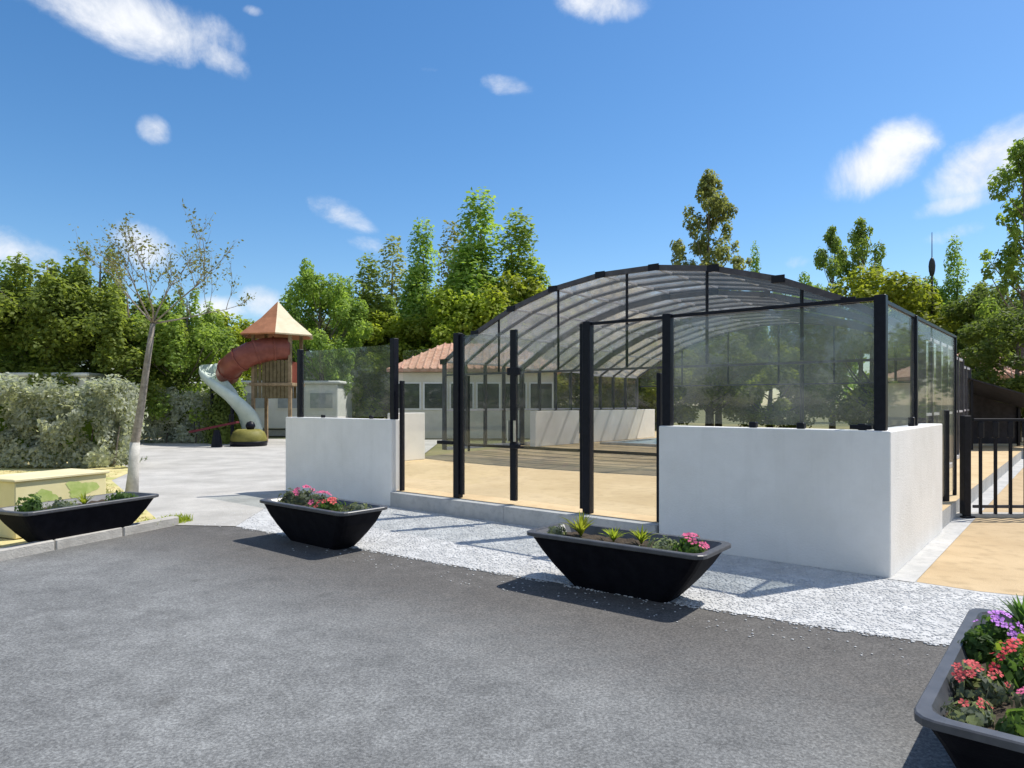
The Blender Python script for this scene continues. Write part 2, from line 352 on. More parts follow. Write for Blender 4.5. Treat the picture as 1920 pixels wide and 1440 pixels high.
# raised terrace with a concrete riser
terr = [WL(t, d)[:2] for t, d in ((0.02, 0.10), (0.02, 24), (18, 24), (12.2, 9), (11.3, 3.3), (9.7, 0.10))]
o = MB().prism(terr, -0.02, TZ - 0.004).build('terrace_base', 'concrete'); o['kind'] = 'structure'
struct('terrace', terr, TZ, 'beige')
o = MB()
for a, b in ((2.36, 4.58), (4.585, 6.86)):
    o.hexa([WL(a, -0.03, 0.0), WL(a, 0.098, 0.0), WL(b, 0.098, 0.0), WL(b, -0.03, 0.0),
            WL(a, -0.03, TZ - 0.012), WL(a, 0.098, TZ - 0.012), WL(b, 0.098, TZ - 0.012), WL(b, -0.03, TZ - 0.012)])
o = o.build('step_riser', 'concrete'); o['kind'] = 'structure'

# loose white pebbles over the verge
def in_poly(x, y, poly):
    c = False; j = len(poly) - 1
    for i in range(len(poly)):
        xi, yi = poly[i]; xj, yj = poly[j]
        if (yi > y) != (yj > y) and x < (xj - xi)*(y - yi)/(yj - yi) + xi: c = not c
        j = i
    return c
def pebbles(name, poly, count, s0, s1, seed, ymax=99, fade=None):
    r = random.Random(seed); V = []; F = []
    xs = [p[0] for p in poly]; ys = [p[1] for p in poly]; k = 0; tries = 0
    cube = [(-1, -1, -1), (1, -1, -1), (1, 1, -1), (-1, 1, -1), (-1, -1, 1), (1, -1, 1), (1, 1, 1), (-1, 1, 1), (0, 0, 1.5), (-1.45, 0, 0), (1.45, 0, 0), (0, -1.45, 0), (0, 1.45, 0)]
    fcs = [(4, 5, 8), (5, 6, 8), (6, 7, 8), (7, 4, 8), (0, 1, 11), (1, 5, 11), (5, 4, 11), (4, 0, 11), (1, 2, 10), (2, 6, 10), (6, 5, 10), (5, 1, 10),
           (2, 3, 12), (3, 7, 12), (7, 6, 12), (6, 2, 12), (3, 0, 9), (0, 4, 9), (4, 7, 9), (7, 3, 9)]
    while k < count and tries < count*20:
        tries += 1
        x = r.uniform(min(xs), max(xs)); y = r.uniform(min(ys), min(max(ys), ymax))
        if not in_poly(x, y, poly): continue
        if x < -0.8 and r.random() > (x + 4.4)/3.6: continue
        s = r.uniform(s0, s1)*0.6; a = r.uniform(0, 6.28); fl = r.uniform(0.20, 0.38); el = r.uniform(0.7, 1.25); b = len(V)
        for vx, vy, vz in cube:
            px, py = vx*s*el*r.uniform(0.8, 1.1), vy*s/el*r.uniform(0.8, 1.1)
            V.append((x + px*math.cos(a) - py*math.sin(a), y + px*math.sin(a) + py*math.cos(a), 0.004 + s*fl*0.35 + vz*s*fl*r.uniform(0.8, 1.1)))
        F += [tuple(i + b for i in f) for f in fcs]; k += 1
    o = mesh_obj(name, np.array(V), np.array(F), 'pebble', smooth=True); o['kind'] = 'stuff'
    return o
NEARG = [(-4.1, 9.0)] + [(x - 0.03, y - 0.05) for x, y in EDGE[1:7]] + [(5.6, 3.1), (6.5, 4.85), (4.35, 5.6), (3.95, 5.8), (3.5, 6.2)] + fr
pebbles('gravel', NEARG, 32000, 0.006, 0.017, 3)
pebbles('loose_grit', [(x - 0.05, y - 0.04) for x, y in EDGE[2:7]] + [(x - 0.30, y - 0.42) for x, y in EDGE[2:7]][::-1], 170, 0.004, 0.012, 8)

# ------------------------------------------------------------------ white dwarf walls
tw = 0.24
def wall(name, pts, z0, z1, label):
    a = sum(pts[i][0]*pts[(i + 1) % len(pts)][1] - pts[(i + 1) % len(pts)][0]*pts[i][1] for i in range(len(pts)))
    p = [WL(t, d)[:2] for t, d in (pts if a > 0 else pts[::-1])]
    a2 = sum(p[i][0]*p[(i + 1) % len(p)][1] - p[(i + 1) % len(p)][0]*p[i][1] for i in range(len(p)))
    if a2 < 0: p = p[::-1]
    o = MB().prism(p, z0, z1).build(name, 'render_white')
    bv = o.modifiers.new('soft', 'BEVEL'); bv.width = 0.012; bv.segments = 2; bv.limit_method = 'ANGLE'
    return tag(o, label, 'wall')
wall('boundary_wall', [(0, 0), (2.327, 0), (2.327, tw), (tw, tw), (tw, 2.98), (0, 2.98)], 0.0, WH, 'white rendered corner wall at right, carrying glass, one face in sun')
wall('boundary_wall', [(6.87, 0), (9.77, 0), (9.77, tw), (6.87, tw)], 0.0, WH, 'white rendered wall left of the gate, behind the pink flower planter')
wall('boundary_wall', [(10.9, 3.5), (11.1, 3.5), (11.1, 4.5), (10.9, 4.5)], TZ + 0.003, WH + 0.02, 'sunlit cream wall end seen between gate jamb and first gate post')
wall('boundary_wall', [(11.7, 9.9), (11.92, 9.9), (11.92, 12.3), (11.7, 12.3)], TZ + 0.003, WH, 'bright low wall beside the pool, seen left of the right gate post')
wall('boundary_wall', [(11.7, 12.9), (11.92, 12.9), (11.92, 17.6), (11.7, 17.6)], TZ + 0.003, WH, 'bright low wall far behind the pool, seen right of the right gate post')

# ------------------------------------------------------------------ glass screens
PW = 0.10
def post(t, d, z0, z1, parent, name='post', w=PW, mat='black_metal'):
    o = MB().box(WL(t, d, (z0 + z1)/2), (w, w, z1 - z0), ENC_ROT, 0.006).build(name, mat, parent)
    return o
def rail(a, b, parent, name='top_rail', w=0.035, h=0.035, mat='black_metal'):
    return MB().bar(a, b, w, h).build(name, mat, parent)
def pane(a, b, z0, z1, parent, mat='screen_glass', th=0.012, name='glass_pane'):
    ax = Vector((b[0] - a[0], b[1] - a[1], 0)); L = ax.length; c = ((a[0] + b[0])/2, (a[1] + b[1])/2, (z0 + z1)/2)
    return MB().box(c, (L, th, z1 - z0), math.atan2(ax.y, ax.x)).build(name, mat, parent)
def clamp(t, d, z, parent, s=(0.07, 0.06, 0.07)):
    return MB().box(WL(t, d, z + s[2]/2), s, ENC_ROT, 0.006).build('glass_clamp', 'black_metal', parent)
dm = tw/2
s = thing('glass_screen', 'grey glass screen on the corner wall between two black posts, right of gate', 'glass screen')
post(0.10, dm - 0.02, WH + 0.001, PH, s); post(2.263, dm - 0.02, WH + 0.001, PH, s)
pane(WL(0.16, dm), WL(2.20, dm), WH + 0.035, PH - 0.06, s)
rail(WL(0.152, dm - 0.02, PH - 0.03), WL(2.211, dm - 0.02, PH - 0.03), s)
for t in (0.26, 0.82, 1.30): clamp(t, dm, WH + 0.001, s, (0.075, 0.07, 0.06))
MB().bar(WL(0.17, dm - 0.03, WH + 0.03), WL(0.36, dm - 0.03, WH + 0.03), 0.05, 0.04).build('foot_bracket', 'black_metal', s)
s = thing('glass_screen', 'glass screen running back along the sunlit side wall at right', 'glass screen')
post(dm, 1.85, WH + 0.001, PH - 0.02, s, w=0.07); post(dm, 5.0, TZ + 0.001, PH - 0.02, s, w=0.05)
pane(WL(dm, 0.18), WL(dm, 1.80), WH + 0.035, PH - 0.06, s, 'side_glass'); pane(WL(dm, 1.90), WL(dm, 2.94), WH + 0.035, PH - 0.06, s, 'side_glass')
rail(WL(dm, 0.16, PH - 0.03), WL(dm, 1.81, PH - 0.03), s, w=0.035, h=0.035); rail(WL(dm, 1.89, PH - 0.03), WL(dm, 4.96, PH - 0.03), s, w=0.035, h=0.035)
clamp(dm, 1.70, WH + 0.001, s, (0.06, 0.07, 0.10)); pane(WL(dm, 3.02), WL(dm, 4.96), TZ + 0.1, PH - 0.06, s, 'side_glass')
s = thing('glass_screen', 'grey glass screen on the wall left of the gate, slide tower behind', 'glass screen')
post(6.92, dm - 0.02, WH + 0.001, PH, s); post(9.45, dm - 0.02, WH + 0.001, PH - 0.05, s, w=0.09)
pane(WL(6.98, dm), WL(9.40, dm), WH + 0.035, PH - 0.09, s, 'left_glass')
for t in (7.5, 8.8): clamp(t, dm, WH + 0.001, s, (0.06, 0.06, 0.05))
MB().box(WL(6.985, dm - 0.02, 2.02), (0.03, 0.05, 0.16), ENC_ROT, 0.004).build('hinge', 'black_metal', s)
# the gate: two glazed leaves between black posts, side lights left and right
g = thing('glass_gate', 'double glass gate with black posts between the two white walls', 'gate')
post(5.593, 0.15, TZ + 0.001, PH, g, w=0.105); post(3.367, 0.15, TZ + 0.001, PH, g, w=0.105)
for name, a, b in (('jamb', 2.395, 0), ('jamb', 6.80, 0)):
    MB().box(WL(a, 0.155, (TZ + WH)/2 + 0.3), (0.05, 0.07, WH - TZ + 0.6), ENC_ROT, 0.004).build(name, 'black_metal', g)
for lo, hi, hside in ((3.43, 4.550, 4.50), (4.556, 5.53, 4.61)):
    lf = MB()
    z0, z1 = TZ + 0.07, PH - 0.04; w = 0.05
    lf.bar(WL(lo + 0.02, 0.15, z0 - 0.02), WL(lo + 0.02, 0.15, z1 + 0.02), w); lf.bar(WL(hi - 0.02, 0.15, z0 - 0.02), WL(hi - 0.02, 0.15, z1 + 0.02), w)
    lf = lf.build('gate_leaf', 'black_metal', g)
    pane(WL(lo + 0.045, 0.15), WL(hi - 0.045, 0.15), z0, z1, lf, 'gate_glass', 0.010)
    MB().bar(WL(hside, 0.10, 1.08), WL(hside, 0.10, 1.36), 0.025).build('handle', 'steel', lf)
MB().box(WL(4.553, 0.15, 2.02), (0.20, 0.06, 0.10), ENC_ROT, 0.006).build('lock_case', 'black_metal', g)
MB().box(WL(4.50, 0.11, 1.02), (0.16, 0.05, 0.06), ENC_ROT, 0.006).build('lock_case', 'black_metal', g)
MB().bar(WL(5.66, 0.13, 1.02), WL(5.98, 0.13, 1.02), 0.05).build('latch_bar', 'black_metal', g)
pane(WL(5.66, 0.15), WL(6.77, 0.15), TZ + 0.06, PH - 0.2, g, 'gate_glass', 0.010, 'side_light')
pane(WL(2.43, 0.15), WL(3.30, 0.15), TZ + 0.06, PH - 0.08, g, 'gate_glass', 0.010, 'side_light')
rail(WL(2.32, 0.15, PH - 0.03), WL(3.312, 0.15, PH - 0.03), g, w=0.035, h=0.035)

# ------------------------------------------------------------------ telescopic pool enclosure
enc = thing('pool_enclosure', 'vaulted glazed pool enclosure with grey ribs arching over the pool', 'pool enclosure', WL(6.8, 7.0, TZ))
enc.rotation_euler = (0, 0, ENC_ROT)         # local x = -t, local y = d, local z from the terrace
def profile(k, nseg=9):
    hw, apex, Rr = 5.95*k, (4.66 - TZ)*k, 10.3*k
    a0 = math.asin(hw/Rr); pts = [(-hw, 0.02)]
    for i in range(nseg + 1):
        a = -a0 + 2*a0*i/nseg; pts.append((Rr*math.sin(a), apex - Rr*(1 - math.cos(a))))
    pts.append((hw, 0.02)); return pts
def rib(k, y, w, h, mat, name='arch_rib'):
    p = profile(k); mb = MB(); n = len(p); ring = []
    for i, (x, z) in enumerate(p):
        a = p[max(i - 1, 0)]; b = p[min(i + 1, n - 1)]; tx, tz = b[0] - a[0], b[1] - a[1]; L = math.hypot(tx, tz); nx, nz = -tz/L, tx/L
        ring.append([(x - nx*h/2, y - w/2, z - nz*h/2), (x + nx*h/2, y - w/2, z + nz*h/2), (x + nx*h/2, y + w/2, z + nz*h/2), (x - nx*h/2, y + w/2, z - nz*h/2)])
    vs = [q for r in ring for q in r]; fs = [(0, 1, 2, 3), tuple(4*(n - 1) + i for i in (3, 2, 1, 0))]
    for i in range(n - 1):
        for j in range(4):
            fs.append((4*i + j, 4*i + (j + 1) % 4, 4*i + 4 + (j + 1) % 4, 4*i + 4 + j))
    mb.add(vs, fs); return mb.build(name, mat, enc)
mods = [(1.0, 0.0, 3.5), (0.965, 3.3, 6.9), (0.93, 6.7, 10.3)]
for mi, (k, y0, y1) in enumerate(mods):
    p = profile(k)
    for yy in [y0 + (y1 - y0)*q_ for q_ in (0, 0.25, 0.5, 0.75, 1.0)]:
        r_ = rib(k, yy, 0.07, 0.12 if yy == y0 else 0.10, 'dark_frame')
        if yy == y0 and mi < 2:
            for i, (x, z) in enumerate(p[1:-1]):
                MB().box((x, yy - 0.045, z), (0.26, 0.025, 0.15), 0).build('joint_plate', 'black_metal', r_)
    for i in range(len(p) - 1):                # one glazing panel per facet, purlins on the fold lines
        a, b = p[i], p[i + 1]; dx, dz = b[0] - a[0], b[1] - a[1]; L = math.hypot(dx, dz); dx, dz = dx/L*0.03, dz/L*0.03
        nx, nz = -dz/0.03*0.006, dx/0.03*0.006
        q = [(a[0] + dx, a[1] + dz), (b[0] - dx, b[1] - dz)]
        mb = MB(); ya, yb = y0 + 0.05, y1 - 0.05
        mb.hexa([(q[0][0] - nx, ya, q[0][1] - nz), (q[1][0] - nx, ya, q[1][1] - nz), (q[1][0] - nx, yb, q[1][1] - nz), (q[0][0] - nx, yb, q[0][1] - nz),
                 (q[0][0] + nx, ya, q[0][1] + nz), (q[1][0] + nx, ya, q[1][1] + nz), (q[1][0] + nx, yb, q[1][1] + nz), (q[0][0] + nx, yb, q[0][1] + nz)])
        side = i in (0, len(p) - 2)
        mb.build('side_panel' if side else 'roof_panel', 'gable_glazing' if side else 'roof_glazing', enc)
        if 0 < i:
            MB().bar((a[0], y0 + 0.04, a[1]), (a[0], y1 - 0.04, a[1]), 0.05, 0.06).build('purlin', 'grey_metal', enc)
    for sx in (-1, 1):
        MB().bar((sx*5.95*k, y0 + 0.04, 0.05), (sx*5.95*k, y1 - 0.04, 0.05), 0.12, 0.08).build('floor_track', 'grey_metal', enc)
        MB().bar((sx*5.95*k, y0 + 0.04, 1.15), (sx*5.95*k, y1 - 0.04, 1.15), 0.05, 0.05).build('side_rail', 'grey_metal', enc)
def arch_z(x, k):
    return (4.66 - TZ)*k - (10.3*k - math.sqrt((10.3*k)**2 - x*x))
def gable(k, y, zlow, xs, open_mid, mat):
    p = profile(k); top = p[1:-1]
    for a, b in zip(xs[:-1], xs[1:]):          # glazing above the tie, split at the mullions
        seg = [x for x in np.linspace(a + 0.03, b - 0.03, 9)]
        vs = []; fs = []
        for yy in (y - 0.005, y + 0.005):
            vs += [(x, yy, zlow + 0.03) for x in seg] + [(x, yy, max(arch_z(x, k) - 0.08, zlow + 0.035)) for x in seg]
        m_ = len(seg)
        for i in range(m_ - 1):
            fs.append((i, i + 1, m_ + i + 1, m_ + i)); fs.append((2*m_ + i + 1, 2*m_ + i, 3*m_ + i, 3*m_ + i + 1))
            fs.append((i + 1, i, 2*m_ + i, 2*m_ + i + 1)); fs.append((m_ + i, m_ + i + 1, 3*m_ + i + 1, 3*m_ + i))
        mesh_obj('gable_pane', vs, fs, mat, enc)
    for x in xs[1:-1]:
        MB().bar((x, y, zlow + 0.035), (x, y, arch_z(x, k) - 0.06), 0.05).build('mullion', 'black_metal', enc)
    MB().bar((xs[0], y, zlow), (xs[-1], y, zlow), 0.05, 0.05).build('gable_tie', 'dark_frame', enc)
gable(1.0, 0.0, 2.15, [-5.85, -3.9, -1.95, 0.0, 1.95, 3.9, 5.85], True, 'gable_glazing')
gable(0.93, 10.3, 2.0, [-5.4, -3.6, -1.8, 0, 1.8, 3.6, 5.4], True, 'gable_glazing')
for x in (-5.0, -1.2, 3.9):
    MB().bar((x, 0.0, 0.02), (x, 0.0, 2.11), 0.06).build('gable_post', 'black_metal', enc)
MB().bar((-4.96, 0.0, 0.20), (-1.24, 0.0, 0.20), 0.06, 0.07).build('sill_rail', 'black_metal', enc)
MB().bar((-1.16, 0.0, 0.20), (3.86, 0.0, 0.20), 0.06, 0.07).build('sill_rail', 'black_metal', enc)
# pool
pw = MB()
pt = [WL(t, d)[:2] for t, d in ((3.0, 12.6), (3.0, 16.4), (10.6, 16.4), (10.6, 12.6))]
o = MB().prism(pt, TZ + 0.002, TZ + 0.03).build('pool_water', 'pool_blue'); o['kind'] = 'structure'
cp = MB()
for (t0, d0, t1, d1) in ((2.7, 12.3, 10.9, 12.6), (2.7, 16.4, 10.9, 16.7), (2.7, 12.6, 3.0, 16.4), (10.6, 12.6, 10.9, 16.4)):
    cp.prism([WL(t, d)[:2] for t, d in ((t0, d0), (t0, d1), (t1, d1), (t1, d0))], TZ + 0.001, TZ + 0.07)
tag(cp.build('pool_coping', 'kerb_stone'), kind='structure')

# ------------------------------------------------------------------ boat shaped planters
def planter(label, c, ang, L=1.66):
    p = thing('planter', label, 'planter', (c[0], c[1], 0.0), ang, 'black boat shaped planters')
    H = 0.46
    # outer shell rings from foot to rim (length, width, z), with a little flare under the lip
    prof = [(0.90, 0.28, 0.0), (0.94, 0.30, 0.02), (1.06, 0.36, 0.08), (1.24, 0.44, 0.18), (1.42, 0.52, 0.295), (L - 0.08, 0.60, 0.42)]
    def ring(l, w, z, r=None):
        r = r or min(0.085, w*0.25)
        hx, hy = l/2, w/2; pts = []
        for cx, cy, a0 in ((hx - r, hy - r, 0), (-hx + r, hy - r, 90), (-hx + r, -hy + r, 180), (hx - r, -hy + r, 270)):
            for k in range(4):
                a = R(a0 + 30*k); pts.append((cx + r*math.cos(a), cy + r*math.sin(a), z))
        return pts
    rings = [ring(*q) for q in prof]; n = 16
    vs = [v for r_ in rings for v in r_]; fs = [tuple(range(n - 1, -1, -1))]
    for k in range(len(rings) - 1):
        for i in range(n):
            j = (i + 1) % n; fs.append((k*n + i, k*n + j, k*n + n + j, k*n + n + i))
    mesh_obj('trough', vs, fs, 'planter_black', p)
    lip = [ring(L - 0.075, 0.605, 0.417), ring(L, 0.66, 0.428), ring(L, 0.66, 0.454), ring(L - 0.012, 0.648, H), ring(L - 0.11, 0.55, H), ring(L - 0.12, 0.54, 0.452), ring(L - 0.26, 0.44, 0.375)]
    vs = [v for r_ in lip for v in r_]; fs = []
    for k in range(len(lip) - 1):
        for i in range(n):
            j = (i + 1) % n; fs.append((k*n + i, k*n + j, k*n + n + j, k*n + n + i))
    mesh_obj('rim', vs, fs, 'planter_lip', p)
    g_ = random.Random(int(c[0]*100)); mb = MB()
    nx, ny = 22, 7; lx, ly = L - 0.20, 0.49
    mb.add([(-lx/2 + lx*i/(nx - 1), -ly/2 + ly*j/(ny - 1), 0.395 + g_.uniform(-0.012, 0.018)) for j in range(ny) for i in range(nx)],
           [(j*nx + i, j*nx + i + 1, (j + 1)*nx + i + 1, (j + 1)*nx + i) for j in range(ny - 1) for i in range(nx - 1)])
    mb.build('soil', 'soil', p)
    return p
ANG_F = math.atan2(-U[1], -U[0])
P = {}
P['pink'] = ((-2.17, 7.90), ANG_F)
P['mid'] = ((0.955, 5.90), ANG_F + R(2))
P['left'] = ((-5.0, 8.03), math.atan2(0.92, 0.39))
P['near'] = ((2.24, 3.02), math.atan2(N[1], N[0]))
planter('black boat shaped planter with pink flowers, before the wall left of the gate', *P['pink'], L=1.62)
planter('black boat shaped planter with lime tufts, before the corner wall and gate', *P['mid'])
planter('black boat shaped planter beside the young tree at the lawn edge', *P['left'])
planter('closest planter, full of purple and red flowers, cut by the frame', *P['near'], L=1.76).scale = (1, 0.9, 1)
def pl_pt(key, x, y, z=0.40):
    (cx, cy), a = P[key]; return (cx + x*math.cos(a) - y*math.sin(a), cy + x*math.sin(a) + y*math.cos(a), z)
def blossom_mesh(name, r, mat, seed):
    g_ = random.Random(seed); vs = []; fs = []; mi = []
    for k in range(5):
        a = 2*math.pi*k/5 + g_.uniform(-0.15, 0.15); b = len(vs)
        for rr, da, z in ((0.12, 0, 0.0), (0.62, -0.50, 0.10), (1.0, -0.36, 0.16), (1.08, 0.0, 0.12), (1.0, 0.36, 0.16), (0.62, 0.50, 0.10)):
            q = r*rr*g_.uniform(0.9, 1.08); vs.append((q*math.cos(a + da), q*math.sin(a + da), r*z*g_.uniform(0.7, 2.2)))
        fs.append(tuple(range(b, b + 6)))
    b = len(vs)
    vs += [(r*0.22*math.cos(2*math.pi*k/8), r*0.22*math.sin(2*math.pi*k/8), r*0.12) for k in range(8)]; fs.append(tuple(range(b, b + 8)))
    me = bpy.data.meshes.new(name); me.from_pydata(vs, [], fs); me.materials.append(MATS[mat]); me.materials.append(MATS['flower_eye'])
    me.polygons[-1].material_index = 1; me.update(); return me
def flower_plant(name, label, cat, loc, rad, h, leaf, nleaf, lsize, petals=None, nb=0, br=0.03, seed=1, group=None):
    t = thing(name, label, cat, loc, 0, group)
    g = np.random.default_rng(seed); r_ = random.Random(seed)
    d = g.normal(0, 1, (nleaf, 3)); d /= np.linalg.norm(d, axis=1, keepdims=True); d[:, 2] = np.abs(d[:, 2])
    q = d*g.uniform(0.35, 1.0, (nleaf, 1))**0.6*np.array([rad, rad, h]); q[:, 2] += 0.005
    q *= (1 + 0.35*np.sin(q[:, :1]*40 + seed) * np.cos(q[:, 1:2]*37))
    v, f = leaf_mesh(q, d, lsize, 0.6, seed)
    fo = mesh_obj('foliage', v, f, leaf, t)
    mb = MB()
    for k in range(6):
        a = r_.uniform(0, 6.28); rr = rad*r_.uniform(0.3, 0.8); mb.tube([(0, 0, -0.01), (rr*0.4*math.cos(a), rr*0.4*math.sin(a), h*0.4), (rr*math.cos(a), rr*math.sin(a), h*0.8)], [0.005, 0.004, 0.002], 5)
    mb.build('stem', leaf, t)
    if petals:
        me = [blossom_mesh('blossom', br*s_, petals, seed*7 + i) for i, s_ in enumerate((0.85, 1.0, 1.15))]
        for k in range(nb):
            a = r_.uniform(0, 6.28); e = r_.uniform(0.35, 1.45); x = rad*math.cos(e)*math.cos(a)*1.05; y = rad*math.cos(e)*math.sin(a)*1.05; z = h*math.sin(e)*1.08 + 0.02
            o = bpy.data.objects.new('blossom', me[k % 3]); COL.objects.link(o); o.parent = t
            o.location = (x, y, z); nv = Vector((x*0.8/rad, y*0.8/rad - 0.35, 0.9)); o.rotation_euler = nv.to_track_quat('Z', 'Y').to_euler()
            o.rotation_euler.rotate_axis('Z', r_.uniform(0, 6.28))
    return t
def tuft(name, label, cat, loc, n, L, leaf, seed, w=0.02, spread=0.8, group=None):
    t = thing(name, label, cat, loc, 0, group); r_ = random.Random(seed); mb = MB()
    for k in range(n):
        a = r_.uniform(0, 6.28); l = L*r_.uniform(0.6, 1.1); out = r_.uniform(0.15, spread); ww = w*r_.uniform(0.7, 1.2)
        px, py = -math.sin(a)*ww, math.cos(a)*ww; pts = []
        for s_ in (0.0, 0.35, 0.7, 1.0):
            rr = l*out*s_**1.3; zz = l*(s_ - out*0.45*s_*s_); pts.append((rr*math.cos(a), rr*math.sin(a), zz, (0.6, 1.0, 0.7, 0.04)[int(s_*3 + 0.01)]))
        b = len(mb.v)
        for x, y, z, k_ in pts: mb.v += [(x + px*k_, y + py*k_, z), (x, y, z - ww*0.4*k_), (x - px*k_, y - py*k_, z)]
        for i in range(3):
            q = b + 3*i; mb.f += [(q, q + 1, q + 4, q + 3), (q + 1, q + 2, q + 5, q + 4)]
    mb.build('leaves', leaf, t); 
    return t
FP = flower_plant
# planter left of the gate
FP('flowering_plant', 'bright pink flowers at the left end of the planter left of the gate', 'flower', pl_pt('pink', -0.42, 0.05), 0.17, 0.17, 'leaf_grey', 330, 0.05, 'petal_pink', 11, 0.034, 11)
FP('flowering_plant', 'pink flowers in the middle of the planter left of the gate', 'flower', pl_pt('pink', -0.06, 0.02), 0.17, 0.14, 'leaf_grey', 300, 0.05, 'petal_pink', 9, 0.032, 12)
FP('flowering_plant', 'coral flowers towards the right end of the planter left of the gate', 'flower', pl_pt('pink', 0.26, -0.08), 0.16, 0.11, 'leaf_plant', 260, 0.05, 'petal_coral', 10, 0.032, 13)
FP('bedding_plant', 'grey-green leafy plant at the far left tip of pink-flowered planter', 'plant', pl_pt('pink', -0.66, 0.02), 0.13, 0.14, 'leaf_grey', 240, 0.05, seed=14)
FP('bedding_plant', 'grey-green leafy plant at the right tip of pink-flowered planter', 'plant', pl_pt('pink', 0.57, 0.04), 0.16, 0.09, 'leaf_grey', 240, 0.05, seed=15)
# middle planter
tuft('lime_tuft', 'tallest lime green tuft, at the left of the middle planter', 'plant', pl_pt('mid', -0.47, 0.06), 46, 0.24, 'leaf_lime', 21, 0.013, 0.9, 'lime tufts in the planters')
tuft('lime_tuft', 'small lime green tuft at the centre of the middle planter', 'plant', pl_pt('mid', -0.12, 0.03), 32, 0.16, 'leaf_lime', 22, 0.012, 1.0, 'lime tufts in the planters')
tuft('lime_tuft', 'lime green tuft right of centre in the middle planter', 'plant', pl_pt('mid', 0.12, 0.08), 34, 0.17, 'leaf_lime', 23, 0.012, 1.0, 'lime tufts in the planters')
FP('flowering_plant', 'pinkish red flowers at the right end of the middle planter', 'flower', pl_pt('mid', 0.60, -0.02), 0.13, 0.12, 'leaf_plant', 240, 0.045, 'petal_pink', 10, 0.032, 24)
FP('bedding_plant', 'low grey-green plant at the left tip of the middle planter', 'plant', pl_pt('mid', -0.66, -0.05), 0.10, 0.08, 'leaf_grey', 160, 0.04, seed=25)
FP('bedding_plant', 'low grey-green plant beside the pinkish red flowers', 'plant', pl_pt('mid', 0.36, 0.0), 0.15, 0.08, 'leaf_grey', 210, 0.04, seed=26)
# left planter
FP('bedding_plant', 'round green plant at the front end of planter by the lawn', 'plant', pl_pt('left', -0.52, 0.06), 0.14, 0.19, 'leaf_plant', 280, 0.05, seed=31)
tuft('lime_tuft', 'lime green tuft mid planter by the lawn', 'plant', pl_pt('left', 0.05, 0.0), 28, 0.17, 'leaf_lime', 32, 0.012, 0.9, 'lime tufts in the planters')
FP('bedding_plant', 'dark leafy plant at the far end of planter by the lawn', 'plant', pl_pt('left', 0.52, 0.0), 0.17, 0.09, 'leaf_plant', 260, 0.05, seed=33)
FP('bedding_plant', 'low grey-green plant mid planter by the lawn', 'plant', pl_pt('left', -0.22, 0.0), 0.15, 0.09, 'leaf_grey', 230, 0.05, seed=34)
# near planter (x runs away from the viewer, y to the left)
FP('flowering_plant', 'lilac flowers on the left side of the closest planter', 'flower', pl_pt('near', 0.42, 0.13), 0.12, 0.13, 'leaf_plant', 240, 0.05, 'petal_lilac', 18, 0.021, 41)
FP('flowering_plant', 'dark purple flowers beside the lilac ones in closest planter', 'flower', pl_pt('near', 0.52, -0.06), 0.13, 0.15, 'leaf_plant', 240, 0.05, 'petal_purple', 22, 0.021, 42)
FP('flowering_plant', 'dark red flowers at the frame edge by purple ones, closest planter', 'flower', pl_pt('near', 0.36, -0.20), 0.12, 0.14, 'leaf_plant', 230, 0.05, 'petal_red', 15, 0.019, 43)
tuft('lime_tuft', 'broad green tuft at the far end of the closest planter', 'plant', pl_pt('near', 0.72, 0.04), 40, 0.22, 'leaf_plant', 44, 0.018, 0.9, 'lime tufts in the planters')
tuft('lime_tuft', 'green tuft at the far right corner of the closest planter', 'plant', pl_pt('near', 0.70, -0.19), 36, 0.23, 'leaf_plant', 48, 0.018, 0.9, 'lime tufts in the planters')
FP('bedding_plant', 'leafy light green plant between purple and red flowers, closest planter', 'plant', pl_pt('near', 0.17, 0.0), 0.14, 0.13, 'leaf_lime', 240, 0.05, seed=45)
FP('flowering_plant', 'brightest red flowers in the centre of the closest planter', 'flower', pl_pt('near', -0.12, 0.03), 0.12, 0.15, 'leaf_plant', 230, 0.045, 'petal_red', 18, 0.019, 46)
FP('flowering_plant', 'coral red flowers along the left rim of the closest planter', 'flower', pl_pt('near', -0.36, 0.14), 0.12, 0.10, 'leaf_grey', 220, 0.045, 'petal_coral', 18, 0.018, 47)
FP('flowering_plant', 'pinkish red flowers at the front of the closest planter', 'flower', pl_pt('near', -0.45, -0.12), 0.13, 0.11, 'leaf_grey', 220, 0.045, 'petal_pink', 15, 0.018, 49)
FP('flowering_plant', 'few coral flowers in the front left corner of closest planter', 'flower', pl_pt('near', -0.66, 0.14), 0.09, 0.07, 'leaf_grey', 130, 0.04, 'petal_coral', 5, 0.015, 50)

FP('flowering_plant', 'lilac flowers at the right frame edge, behind the dark red ones, closest planter', 'flower', pl_pt('near', 0.50, -0.24), 0.10, 0.14, 'leaf_plant', 200, 0.05, 'petal_lilac', 11, 0.019, 51)
FP('bedding_plant', 'green leafy plant at the left rim beside the lilac flowers, closest planter', 'plant', pl_pt('near', 0.14, 0.19), 0.09, 0.12, 'leaf_plant', 240, 0.05, seed=52)
FP('bedding_plant', 'grey-green leafy plant right of the brightest red flowers, closest planter', 'plant', pl_pt('near', -0.08, -0.20), 0.12, 0.12, 'leaf_grey', 260, 0.05, seed=53)
FP('bedding_plant', 'low green plant at the near end of the closest planter', 'plant', pl_pt('near', -0.68, -0.05), 0.11, 0.07, 'leaf_plant', 220, 0.045, seed=54)

